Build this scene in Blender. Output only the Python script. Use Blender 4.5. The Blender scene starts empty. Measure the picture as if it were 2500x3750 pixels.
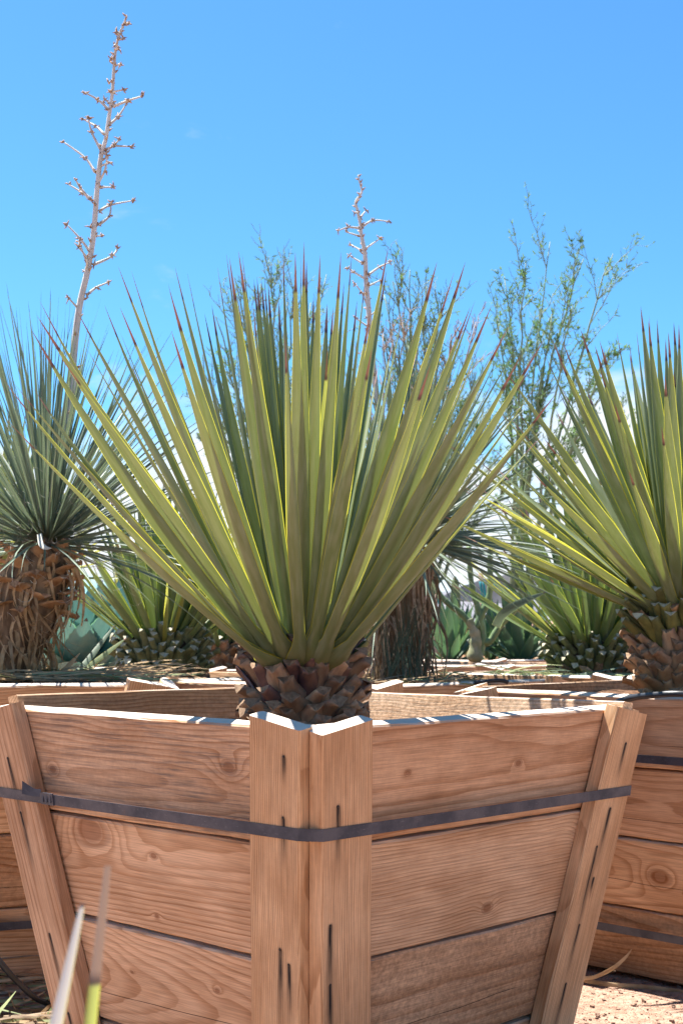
import bpy, math, random
from mathutils import Vector, Matrix, noise
R = math.radians
V = Vector
rnd = random.Random(11)
sc = bpy.context.scene

# ------------------------------------------------------------------ camera
FPX, CX, CY, CAMZ = 5000.0, 1250.0, 1875.0, 1.075
TH = math.atan(460 / FPX)
cam = bpy.data.cameras.new('camera'); camo = bpy.data.objects.new('camera', cam)
sc.collection.objects.link(camo); sc.camera = camo
cam.sensor_fit = 'VERTICAL'; cam.sensor_height = 36; cam.sensor_width = 24; cam.lens = 48
cam.clip_start = 0.05; cam.clip_end = 40000
cam.dof.use_dof = True; cam.dof.focus_distance = 3.2; cam.dof.aperture_fstop = 10
camo.location = (0, 0, CAMZ); camo.rotation_euler = (math.pi / 2 + TH, 0, 0)

def at(px, py, Y):
    """world point at photo pixel (px,py) on the plane y = Y (used to measure real positions)"""
    a = (px - CX) / FPX; b = (CY - py) / FPX
    d = V((a, math.cos(TH) - b * math.sin(TH), math.sin(TH) + b * math.cos(TH)))
    return V((0, 0, CAMZ)) + d * (Y / d.y)

# ------------------------------------------------------------------ light
SUN_EL, SUN_AZ = R(66), R(-50)            # azimuth from +Y towards +X
sd = V((math.sin(SUN_AZ) * math.cos(SUN_EL), math.cos(SUN_AZ) * math.cos(SUN_EL), math.sin(SUN_EL)))
sl = bpy.data.lights.new('sun', 'SUN'); sl.energy = 5.0; sl.angle = R(0.53); sl.color = (1.0, 0.95, 0.87)
so = bpy.data.objects.new('sun', sl); sc.collection.objects.link(so)
so.rotation_euler = sd.to_track_quat('Z', 'Y').to_euler()
w = bpy.data.worlds.new('World'); sc.world = w; w.use_nodes = True
nt = w.node_tree; N = nt.nodes; L = nt.links
N.clear()
out = N.new('ShaderNodeOutputWorld'); bg = N.new('ShaderNodeBackground'); bg.inputs[1].default_value = 0.058
sky = N.new('ShaderNodeTexSky'); sky.sky_type = 'NISHITA'; sky.sun_disc = False
sky.sun_elevation = SUN_EL; sky.sun_rotation = SUN_AZ
sky.altitude = 700; sky.air_density = 1.0; sky.dust_density = 0.5; sky.ozone_density = 2.5
tint = N.new('ShaderNodeMix'); tint.data_type = 'RGBA'; tint.blend_type = 'MULTIPLY'; tint.inputs[0].default_value = 1.0
tint.inputs[7].default_value = (0.47, 0.915, 1.15, 1)
L.new(sky.outputs[0], tint.inputs[6])
tc = N.new('ShaderNodeTexCoord'); mp = N.new('ShaderNodeMapping'); mp.inputs['Scale'].default_value = (1, 1, 2.6)
mp.inputs['Location'].default_value = (0.35, 0.2, 0.12)
L.new(tc.outputs['Generated'], mp.inputs[0])
cn = N.new('ShaderNodeTexNoise'); cn.inputs['Scale'].default_value = 5.5; cn.inputs['Detail'].default_value = 8; cn.inputs['Roughness'].default_value = 0.58
cn.inputs['Distortion'].default_value = 0.35
L.new(mp.outputs[0], cn.inputs['Vector'])
sx = N.new('ShaderNodeSeparateXYZ'); L.new(tc.outputs['Generated'], sx.inputs[0])
lo = N.new('ShaderNodeMapRange'); lo.interpolation_type = 'SMOOTHSTEP'       # clouds gather low in the sky
for i, v in ((1, 0.10), (2, 0.25), (3, 0.34), (4, 0.66)): lo.inputs[i].default_value = v
L.new(sx.outputs['Z'], lo.inputs[0])
sub = N.new('ShaderNodeMath'); sub.operation = 'SUBTRACT'; L.new(cn.outputs[0], sub.inputs[0]); L.new(lo.outputs[0], sub.inputs[1])
cm = N.new('ShaderNodeMapRange'); cm.interpolation_type = 'SMOOTHSTEP'
for i, v in ((1, -0.03), (2, 0.20), (3, 0.0), (4, 0.95)): cm.inputs[i].default_value = v
L.new(sub.outputs[0], cm.inputs[0])
cl = N.new('ShaderNodeMix'); cl.data_type = 'RGBA'; cl.inputs[7].default_value = (5.6, 5.8, 6.0, 1)
L.new(cm.outputs[0], cl.inputs[0]); L.new(tint.outputs[2], cl.inputs[6])
L.new(cl.outputs[2], bg.inputs[0]); L.new(bg.outputs[0], out.inputs[0])
vs = sc.view_settings; vs.view_transform = 'Standard'; vs.look = 'None'; vs.gamma = 1; vs.use_curve_mapping = False
vs.exposure = 1.76
sc.render.engine = 'CYCLES'; cy = sc.cycles
cy.use_denoising = True; cy.max_bounces = 6; cy.diffuse_bounces = 4; cy.use_adaptive_sampling = True; cy.adaptive_threshold = 0.02; cy.transparent_max_bounces = 8; cy.transmission_bounces = 5
cy.sample_clamp_indirect = 8; cy.caustics_reflective = False; cy.caustics_refractive = False

# ------------------------------------------------------------------ node helpers
class G:
    def __init__(s, name):
        s.m = bpy.data.materials.new(name); s.m.use_nodes = True
        s.t = s.m.node_tree; s.t.nodes.clear()
        s.out = s.t.nodes.new('ShaderNodeOutputMaterial')
    def put(s, sock, v):
        if isinstance(v, bpy.types.NodeSocket): s.t.links.new(v, sock)
        elif v is not None:
            if hasattr(sock.default_value, '__len__') and len(sock.default_value) == 4 and len(v) == 3: v = (*v, 1)
            sock.default_value = v
    def math(s, op, a, b=None, c=None):
        n = s.t.nodes.new('ShaderNodeMath'); n.operation = op
        for i, v in enumerate((a, b, c)):
            if v is not None: s.put(n.inputs[i], v)
        return n.outputs[0]
    def vm(s, op, a, b=None):
        n = s.t.nodes.new('ShaderNodeVectorMath'); n.operation = op
        s.put(n.inputs[0], a)
        if b is not None: s.put(n.inputs[3] if op == 'SCALE' else n.inputs[1], b)
        return n.outputs[0]
    def sm(s, v, a, b, lo=0.0, hi=1.0):
        n = s.t.nodes.new('ShaderNodeMapRange'); n.interpolation_type = 'SMOOTHSTEP'
        for i, q in enumerate((v, a, b, lo, hi)): s.put(n.inputs[i], q)
        return n.outputs[0]
    def noise(s, vec, scale=1.0, detail=2.0, rough=0.5):
        n = s.t.nodes.new('ShaderNodeTexNoise'); s.put(n.inputs['Vector'], vec)
        n.inputs['Scale'].default_value = scale; n.inputs['Detail'].default_value = detail; n.inputs['Roughness'].default_value = rough
        return n.outputs[0]
    def vor(s, vec, scale, feature='F1'):
        n = s.t.nodes.new('ShaderNodeTexVoronoi'); n.feature = feature; s.put(n.inputs['Vector'], vec); n.inputs['Scale'].default_value = scale
        return n.outputs[0], (n.outputs[1] if feature == 'F1' else None)
    def mix(s, f, a, b, mode='MIX'):
        n = s.t.nodes.new('ShaderNodeMix'); n.data_type = 'RGBA'; n.blend_type = mode
        s.put(n.inputs[0], f); s.put(n.inputs[6], a); s.put(n.inputs[7], b)
        return n.outputs[2]
    def attr(s, name, kind='OBJECT'):
        n = s.t.nodes.new('ShaderNodeAttribute'); n.attribute_type = kind; n.attribute_name = name
        return n
    def obj(s):
        n = s.t.nodes.new('ShaderNodeTexCoord'); return n
    def rand(s):
        return s.t.nodes.new('ShaderNodeObjectInfo').outputs['Random']
    def sep(s, v):
        n = s.t.nodes.new('ShaderNodeSeparateXYZ'); s.put(n.inputs[0], v); return n.outputs
    def comb(s, x, y, z):
        n = s.t.nodes.new('ShaderNodeCombineXYZ')
        for i, v in enumerate((x, y, z)): s.put(n.inputs[i], v)
        return n.outputs[0]
    def bump(s, h, strength=0.3, dist=0.002):
        n = s.t.nodes.new('ShaderNodeBump'); n.inputs['Strength'].default_value = strength; n.inputs['Distance'].default_value = dist
        s.put(n.inputs['Height'], h); return n.outputs[0]
    def pbr(s, col, rough=0.6, spec=0.3, normal=None, metal=0.0):
        n = s.t.nodes.new('ShaderNodeBsdfPrincipled')
        s.put(n.inputs['Base Color'], col); s.put(n.inputs['Roughness'], rough); s.put(n.inputs['Metallic'], metal)
        s.put(n.inputs['Specular IOR Level'], spec)
        if normal is not None: s.put(n.inputs['Normal'], normal)
        return n.outputs[0]
    def transl(s, col, normal=None):
        n = s.t.nodes.new('ShaderNodeBsdfTranslucent'); s.put(n.inputs[0], col); return n.outputs[0]
    def mixs(s, f, a, b):
        n = s.t.nodes.new('ShaderNodeMixShader'); s.put(n.inputs[0], f); s.put(n.inputs[1], a); s.put(n.inputs[2], b); return n.outputs[0]
    def done(s, sh):
        s.t.links.new(sh, s.out.inputs[0]); return s.m

# ------------------------------------------------------------------ materials
def wood_material(name, knots, nails):
    """sawn softwood: growth rings round a pith line, knots, saw marks, nail stains; grain along local X"""
    g = G(name); M = g.math
    co = g.obj().outputs['Object']; x, y, z = g.sep(co)
    seed = g.attr('seed').outputs['Fac']
    pv = g.vm('ADD', co, g.comb(M('MULTIPLY', seed, 7.1), M('MULTIPLY', seed, 3.7), M('MULTIPLY', seed, 5.3)))
    n1 = M('SUBTRACT', g.noise(g.vm('MULTIPLY', pv, (2.2, 5, 5)), 1.0, 1), 0.5)
    n2 = M('SUBTRACT', g.noise(g.vm('MULTIPLY', pv, (7.0, 16, 16)), 1.0, 1), 0.5)
    py, pz, tilt = g.sep(g.attr('pith').outputs['Vector'])
    yy = M('ADD', M('SUBTRACT', M('SUBTRACT', y, py), M('MULTIPLY', tilt, x)), M('MULTIPLY', n1, 0.030))
    zz = M('ADD', M('SUBTRACT', z, pz), M('MULTIPLY', n1, 0.045))
    r = M('SQRT', M('ADD', M('MULTIPLY', yy, yy), M('MULTIPLY', zz, zz)))
    r = M('ADD', r, M('MULTIPLY', n2, 0.0045))
    core = 0.0; crack = 0.0
    for i in knots:
        kx, kz, ks = g.sep(g.attr('knot%d' % i).outputs['Vector'])
        dx = M('MULTIPLY', M('SUBTRACT', x, kx), 0.62); dz = M('SUBTRACT', z, kz)
        d = M('SQRT', M('ADD', M('MULTIPLY', dx, dx), M('MULTIPLY', dz, dz)))
        d = M('MULTIPLY', d, M('ADD', 1.0, M('MULTIPLY', n2, 0.5)))
        q = M('DIVIDE', d, M('MAXIMUM', ks, 0.0001))
        gk = M('MULTIPLY', M('POWER', 2.718, M('MULTIPLY', M('MULTIPLY', q, q), -0.55)), ks)
        r = M('ADD', r, M('MULTIPLY', gk, 1.15))
        core = M('MAXIMUM', core, g.sm(q, 0.72, 0.42))
        ring = M('MULTIPLY', g.sm(q, 0.55, 0.70), g.sm(q, 0.92, 0.74))
        crack = M('MAXIMUM', crack, ring)
    sp = M('MAXIMUM', g.attr('spacing').outputs['Fac'], 0.003)
    t = M('DIVIDE', r, sp)
    t = M('ADD', t, M('MULTIPLY', g.noise(g.vm('MULTIPLY', pv, (5, 60, 60)), 1.0, 1), 0.35))
    f = M('FRACT', t)
    late = M('MULTIPLY', g.sm(f, 0.40, 0.94), g.sm(f, 1.0, 0.95))
    ringn = g.noise(M('MULTIPLY', M('FLOOR', t), 3.77), 1.0, 0)          # per-ring strength
    lv = M('MULTIPLY', late, M('ADD', 0.18, M('MULTIPLY', ringn, 0.85)))
    fib = g.noise(g.vm('MULTIPLY', pv, (9, 420, 420)), 1.0, 2, 0.65)
    blot = g.noise(g.vm('MULTIPLY', pv, (3.0, 7, 7)), 1.0, 3, 0.6)
    saw = g.attr('saw').outputs['Fac']
    sawn = g.noise(g.vm('MULTIPLY', pv, (70, 60, 75)), 1.0, 3, 0.7)
    weather = g.attr('weather').outputs['Fac']
    tone = g.attr('tone').outputs['Vector']
    col = g.mix(lv, (0.590, 0.412, 0.276), (0.335, 0.178, 0.088))
    col = g.mix(M('MULTIPLY', core, 0.72), col, (0.20, 0.085, 0.04))
    col = g.mix(M('MULTIPLY', crack, 0.35), col, (0.15, 0.06, 0.03))
    col = g.mix(1.0, col, g.vm('SCALE', (1, 1, 1), g.sm(fib, 0.2, 0.8, 0.74, 1.22)), 'MULTIPLY')
    col = g.mix(1.0, col, g.mix(g.sm(blot, 0.3, 0.72), (1.10, 1.08, 1.04), (0.80, 0.70, 0.60)), 'MULTIPLY')
    col = g.mix(1.0, col, g.mix(saw, (1, 1, 1), g.vm('SCALE', (1, 1, 1), g.sm(sawn, 0.3, 0.7, 0.68, 1.16))), 'MULTIPLY')
    wl = g.noise(g.vm('MULTIPLY', pv, (5, 130, 130)), 1.0, 3, 0.7)
    wmask = M('MULTIPLY', weather, M('MULTIPLY', g.sm(wl, 0.47, 0.66), g.sm(blot, 0.30, 0.62, 0.25, 1.0)))
    col = g.mix(M('MULTIPLY', wmask, 0.75), col, (0.13, 0.115, 0.105))
    # a drying check that follows the grain
    cz, cs_, _c = g.sep(g.attr('check').outputs['Vector'])
    ck = M('ABSOLUTE', M('ADD', M('SUBTRACT', z, M('ADD', cz, M('MULTIPLY', cs_, x))), M('ADD', M('MULTIPLY', n1, 0.03), M('MULTIPLY', n2, 0.004))))
    ckm = M('MULTIPLY', M('MULTIPLY', g.sm(ck, 0.0011, 0.0004), g.sm(M('ABSOLUTE', cz), 0.0, 0.001)), g.sm(g.noise(g.vm('MULTIPLY', pv, (4, 1, 1)), 1.0, 2), 0.36, 0.46))
    col = g.mix(ckm, col, (0.03, 0.018, 0.012))
    st = 0.0
    for i in nails:
        nx, nz, nl = g.sep(g.attr('nail%d' % i).outputs['Vector'])
        dx = M('SUBTRACT', nx, x); nl = M('MAXIMUM', nl, 0.0001)
        lm = M('MULTIPLY', g.sm(dx, -0.008, 0.004), g.sm(M('DIVIDE', dx, nl), 1.35, 0.0))
        dz = M('ADD', M('SUBTRACT', z, nz), M('MULTIPLY', n2, 0.007))
        wd = M('ADD', 0.0062, M('MULTIPLY', dx, 0.03))
        qz = M('DIVIDE', dz, wd)
        am = M('POWER', 2.718, M('MULTIPLY', M('MULTIPLY', qz, qz), -1.0))
        st = M('MAXIMUM', st, M('MULTIPLY', M('MULTIPLY', lm, am), g.sm(nl, 0.0005, 0.01)))
    st = M('MULTIPLY', st, g.sm(g.noise(g.vm('MULTIPLY', pv, (14, 60, 300)), 1.0, 3), 0.25, 0.55, 0.6, 1.25))
    col = g.mix(M('MULTIPLY', st, 0.92), col, (0.018, 0.016, 0.018))
    col = g.mix(1.0, col, tone, 'MULTIPLY')
    up = g.sm(g.sep(g.obj().outputs['Normal'])[0 if nails else 2], 0.6, 0.9)      # sunlit glare painted pale onto upper arris / end grain
    col = g.mix(M('MULTIPLY', up, 0.85 if nails else g.sm(g.attr('sunlit_rim').outputs['Fac'], 0.0, 1.0, 0.25, 0.85)), col, g.mix(fib, (0.66, 0.60, 0.54), (0.50, 0.44, 0.38)))
    h = M('ADD', M('MULTIPLY', lv, 0.12), M('MULTIPLY', fib, 0.35))
    h = M('ADD', h, M('MULTIPLY', saw, M('MULTIPLY', sawn, 1.6)))
    h = M('SUBTRACT', h, M('MULTIPLY', ckm, 1.5))
    h = M('SUBTRACT', h, M('MULTIPLY', wmask, 0.8))
    h = M('SUBTRACT', h, M('MULTIPLY', crack, 0.4))
    return g.done(g.pbr(col, 0.78, 0.18, g.bump(h, 0.38, 0.002)))
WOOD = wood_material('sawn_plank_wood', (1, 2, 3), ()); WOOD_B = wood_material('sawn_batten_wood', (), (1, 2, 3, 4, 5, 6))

def leaf_material(name, body, body2, edge, spine, tl=0.22, glow=(0.65, 0.62, 0.05), rough=0.42, edge_w=0.90, spine_v=0.912, wax=0.0):
    g = G(name); M = g.math
    uv = g.obj().outputs['UV']; u, v, _ = g.sep(uv)
    e = M('ABSOLUTE', M('SUBTRACT', M('MULTIPLY', u, 2.0), 1.0))
    r = g.rand()
    pv = g.vm('ADD', g.vm('MULTIPLY', uv, (3.5, 11, 1)), g.comb(M('MULTIPLY', r, 37.0), M('MULTIPLY', r, 11.0), r))
    n = g.noise(pv, 1.0, 3); st = g.noise(g.vm('MULTIPLY', uv, (70, 2, 1)), 1.0, 2)
    col = g.mix(M('ADD', M('MULTIPLY', r, 0.65), M('MULTIPLY', M('SUBTRACT', n, 0.5), 0.7)), body, body2)
    col = g.mix(1.0, col, g.vm('SCALE', (1, 1, 1), g.sm(st, 0.3, 0.7, 0.94, 1.05)), 'MULTIPLY')
    if wax > 0: col = g.mix(M('MULTIPLY', g.sm(n, 0.35, 0.7), wax), col, (0.30, 0.33, 0.24))
    sp = g.noise(g.vm('MULTIPLY', pv, (0.9, 1.3, 1)), 1.0, 3, 0.6)
    col = g.mix(g.sm(sp, 0.745, 0.76), col, (0.16, 0.075, 0.03))
    em = g.sm(e, edge_w, edge_w + 0.05)
    col = g.mix(em, col, edge)
    bm = g.sm(v, 0.09, 0.0); col = g.mix(M('MULTIPLY', bm, 0.7), col, (0.20, 0.17, 0.055))
    s1 = g.sm(v, spine_v - 0.005, spine_v + 0.006)
    scol = g.mix(g.sm(v, spine_v, spine_v + 0.022), (0.045, 0.022, 0.035), spine)
    col = g.mix(s1, col, scol)
    b = g.pbr(col, rough, 0.4, g.bump(st, 0.08, 0.001))
    tcol = g.mix(em, g.vm('SCALE', g.mix(0.15, body2, glow), 2.0), glow); tcol = g.mix(s1, tcol, spine)
    f = M('ADD', tl, M('MULTIPLY', em, 0.38)); f = M('MULTIPLY', f, g.sm(s1, 0, 1, 1, 0.15))
    return g.done(g.mixs(f, b, g.transl(tcol)))
LEAF = leaf_material('yucca_leaf', (0.172, 0.208, 0.100), (0.088, 0.146, 0.045), (0.46, 0.41, 0.05), (0.27, 0.14, 0.115), tl=0.08, wax=0.45, edge_w=0.92)
LEAF_GREEN = leaf_material('green_yucca_leaf', (0.13, 0.19, 0.075), (0.065, 0.125, 0.038), (0.36, 0.36, 0.05), (0.27, 0.14, 0.115), tl=0.08, glow=(0.42, 0.48, 0.05), wax=0.2, edge_w=0.925)
LEAF_BLUE = leaf_material('blue_yucca_leaf', (0.125, 0.175, 0.125), (0.075, 0.115, 0.088), (0.22, 0.25, 0.14), (0.10, 0.05, 0.06), tl=0.12,
                          glow=(0.30, 0.36, 0.14), rough=0.5, spine_v=0.95)
LEAF_YELLOW = leaf_material('yellowing_yucca_leaf', (0.24, 0.22, 0.05), (0.15, 0.17, 0.05), (0.5, 0.42, 0.08), (0.25, 0.13, 0.07), tl=0.3)
AGAVE = leaf_material('agave_leaf', (0.12, 0.25, 0.215), (0.085, 0.19, 0.18), (0.23, 0.27, 0.18), (0.09, 0.05, 0.04), tl=0.12,
                      glow=(0.15, 0.34, 0.16), rough=0.55, edge_w=0.94, spine_v=0.96, wax=0.3)
AGAVE_GREEN = leaf_material('green_agave_leaf', (0.085, 0.155, 0.085), (0.05, 0.115, 0.06), (0.24, 0.28, 0.12), (0.09, 0.05, 0.04), tl=0.18,
                      glow=(0.20, 0.34, 0.08), rough=0.5, edge_w=0.93, spine_v=0.97, wax=0.1)

def plain(name, c1, c2, scale=30.0, rough=0.7, spec=0.2, bumps=0.3, dist=0.002, metal=0.0, stretch=(1, 1, 1), tl=0.0, rv=0.25):
    g = G(name); r = g.rand()
    pv = g.vm('MULTIPLY', g.vm('ADD', g.obj().outputs['Object'], g.vm('SCALE', (3.1, 7.7, 5.3), r)), stretch)
    n = g.noise(pv, scale, 4, 0.6)
    col = g.mix(g.sm(n, 0.3, 0.7), c1, c2)
    col = g.mix(1.0, col, g.vm('SCALE', (1, 1, 1), g.math('ADD', 1 - rv / 2, g.math('MULTIPLY', r, rv))), 'MULTIPLY')
    b = g.pbr(col, rough, spec, g.bump(n, bumps, dist), metal)
    if tl > 0: b = g.mixs(tl, b, g.transl(col))
    return g.done(b)
BASE_BROWN = plain('dry_leaf_base', (0.42, 0.28, 0.17), (0.21, 0.12, 0.075), 22, 0.6, 0.35, 0.4, 0.003, stretch=(1, 1, 0.5), rv=0.8)
BASE_PURPLE = plain('dark_leaf_base', (0.21, 0.11, 0.075), (0.085, 0.045, 0.048), 18, 0.42, 0.5, 0.3, 0.003, rv=0.6)
BASE_GREEN = plain('green_leaf_base', (0.19, 0.175, 0.05), (0.10, 0.10, 0.032), 20, 0.55, 0.35, 0.3, 0.002, rv=0.5)
BASE_DARKGREEN = plain('dark_green_leaf_base', (0.20, 0.22, 0.105), (0.11, 0.13, 0.065), 20, 0.6, 0.3, 0.3, 0.002, rv=0.5)
CUT = plain('cut_leaf_end', (0.30, 0.20, 0.125), (0.15, 0.09, 0.055), 60, 0.8, 0.15)
CUT_PALE = plain('pale_cut_leaf_end', (0.50, 0.47, 0.36), (0.35, 0.33, 0.24), 60, 0.8, 0.15)
TRUNK = plain('yucca_trunk_core', (0.07, 0.045, 0.03), (0.03, 0.02, 0.015), 40, 0.9, 0.1)
FIBROUS = plain('fibrous_trunk', (0.26, 0.18, 0.11), (0.10, 0.065, 0.04), 30, 0.9, 0.1, 0.8, 0.01, stretch=(1, 1, .25))
STRAW = plain('dry_straw_leaf', (0.52, 0.38, 0.22), (0.32, 0.20, 0.10), 14, 0.75, 0.2, stretch=(1, 1, 0.3), tl=0.15, rv=0.6)
STRAW_DARK = plain('brown_dead_leaf', (0.43, 0.33, 0.23), (0.22, 0.16, 0.11), 14, 0.8, 0.15, tl=0.1, rv=0.6)
ORANGE_BASE = plain('tan_leaf_base', (0.42, 0.265, 0.14), (0.26, 0.14, 0.07), 20, 0.65, 0.25, rv=0.4)
FIBRE = plain('pale_leaf_fibre', (0.50, 0.50, 0.44), (0.35, 0.35, 0.3), 20, 0.7, 0.2)
STALK = plain('bleached_flower_stalk', (0.60, 0.58, 0.55), (0.45, 0.42, 0.38), 18, 0.75, 0.2, stretch=(1, 1, 0.25))
POD = plain('dry_seed_bract', (0.50, 0.37, 0.25), (0.24, 0.15, 0.12), 60, 0.8, 0.15)
def steel_material():
    g = G('strap_steel'); co = g.obj().outputs['Object']; n = g.noise(co, 9, 5, 0.7); f = g.noise(g.vm('MULTIPLY', co, (60, 60, 400)), 1.0, 3, 0.7)
    col = g.mix(g.sm(n, 0.35, 0.65), (0.070, 0.076, 0.100), (0.040, 0.044, 0.060)); col = g.mix(g.sm(f, 0.62, 0.75), col, (0.16, 0.16, 0.18))
    col = g.mix(g.math('MULTIPLY', g.sm(g.noise(co, 21, 4, 0.7), 0.64, 0.76), 0.5), col, (0.11, 0.062, 0.038))
    return g.done(g.pbr(col, g.sm(n, 0.3, 0.7, 0.38, 0.62), 0.4, g.bump(f, 0.15, 0.0006), 0.3))
STEEL = steel_material()
RUST = plain('rusty_nail_steel', (0.05, 0.032, 0.025), (0.02, 0.016, 0.015), 200, 0.7, 0.3)
HOSE = plain('black_poly_hose', (0.022, 0.025, 0.032), (0.014, 0.016, 0.02), 30, 0.38, 0.5, 0.05, 0.0005)
SOIL = plain('potting_soil', (0.17, 0.095, 0.058), (0.075, 0.042, 0.027), 45, 0.95, 0.05, 0.9, 0.012)
PV_BARK = plain('green_twig_bark', (0.24, 0.30, 0.18), (0.15, 0.21, 0.125), 9, 0.7, 0.2)
PV_LEAF = plain('feathery_green_leaflet', (0.15, 0.26, 0.075), (0.10, 0.19, 0.06), 2.0, 0.6, 0.2, tl=0.5)
DEAD_BARK = plain('bare_brown_twig', (0.36, 0.28, 0.22), (0.24, 0.17, 0.13), 12, 0.8, 0.15)
SUCC = plain('green_succulent_stem', (0.15, 0.22, 0.085), (0.085, 0.14, 0.06), 9, 0.5, 0.35, 0.2, 0.004)
BARK_PALE = plain('peeling_pale_bark', (0.36, 0.33, 0.20), (0.18, 0.20, 0.10), 12, 0.65, 0.25, 0.4, 0.005)
SHADE = plain('black_shade_cloth', (0.028, 0.028, 0.033), (0.018, 0.018, 0.022), 3, 0.7, 0.2, 0.3, 0.02)
TEAL = plain('teal_rope', (0.02, 0.30, 0.33), (0.015, 0.2, 0.24), 40, 0.7, 0.2)
POT = plain('black_nursery_pot_plastic', (0.02, 0.024, 0.04), (0.014, 0.016, 0.026), 12, 0.45, 0.4, 0.1, 0.002)
SCRUB = plain('dry_scrub', (0.23, 0.19, 0.085), (0.10, 0.12, 0.05), 0.8, 0.8, 0.1, tl=0.2)
GRASSM = plain('green_cut_leaf_litter', (0.34, 0.38, 0.19), (0.20, 0.26, 0.12), 5, 0.6, 0.25, tl=0.15)
ROCK = plain('gravel_stone', (0.33, 0.22, 0.165), (0.19, 0.12, 0.09), 9, 0.9, 0.1, 0.5, 0.004, rv=0.6)

def ground_material():
    g = G('desert_gravel_ground'); co = g.obj().outputs['Object']
    a = g.noise(co, 0.9, 5, 0.6); b = g.noise(co, 34, 5, 0.7); d, vc = g.vor(co, 75)
    col = g.mix(g.sm(a, 0.3, 0.7), (0.40, 0.265, 0.20), (0.32, 0.205, 0.15))
    col = g.mix(g.sm(b, 0.35, 0.7), col, (0.23, 0.135, 0.095))
    peb = g.sm(d, 0.35, 0.15)
    col = g.mix(g.math('MULTIPLY', peb, 0.5), col, g.mix(g.sep(vc)[0], (0.20, 0.13, 0.11), (0.48, 0.36, 0.30)))
    h = g.math('ADD', g.math('MULTIPLY', b, 1.0), g.math('MULTIPLY', peb, 0.5))
    return g.done(g.pbr(col, 0.95, 0.05, g.bump(h, 0.8, 0.02)))
GROUND = ground_material()
def mountain_material():
    g = G('mountain_rock'); co = g.obj().outputs['Object']
    n = g.noise(co, 0.004, 6, 0.65)
    return g.done(g.pbr(g.mix(g.sm(n, 0.3, 0.7), (0.20, 0.19, 0.21), (0.13, 0.14, 0.16)), 0.95, 0.05))
MOUNT = mountain_material()

# ------------------------------------------------------------------ object helpers
COL = sc.collection
def mesh(verts, faces, mats, uvs=None, fm=None, smooth=True):
    me = bpy.data.meshes.new('m'); me.from_pydata([tuple(v) for v in verts], [], faces)
    for m in (mats if isinstance(mats, (list, tuple)) else [mats]): me.materials.append(m)
    if uvs:
        ul = me.uv_layers.new(name='UVMap')
        vi = [0] * len(me.loops); me.loops.foreach_get('vertex_index', vi)
        flat = [c for i in vi for c in uvs[i]]; ul.data.foreach_set('uv', flat)
    if fm: me.polygons.foreach_set('material_index', fm)
    if smooth: me.polygons.foreach_set('use_smooth', [True] * len(me.polygons))
    me.update(); return me
def ob(name, me, parent=None, mat=None, **props):
    o = bpy.data.objects.new(name, me); COL.objects.link(o)
    if me is not None: me.name = name
    if parent is not None: o.parent = parent
    if mat is not None: o.matrix_local = mat
    for k, v in props.items(): o[k] = v
    return o
def thing(name, label, cat, loc=(0, 0, 0), rz=0.0, group=None, me=None):
    o = bpy.data.objects.new(name, me); COL.objects.link(o); o.location = loc; o.rotation_euler = (0, 0, rz)
    o['label'] = label; o['category'] = cat
    if group: o['group'] = group
    if me is None: o.empty_display_size = 0.1
    return o
def frame(X, Y, Z, loc):
    return Matrix(((X[0], Y[0], Z[0], loc[0]), (X[1], Y[1], Z[1], loc[1]), (X[2], Y[2], Z[2], loc[2]), (0, 0, 0, 1)))
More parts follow.
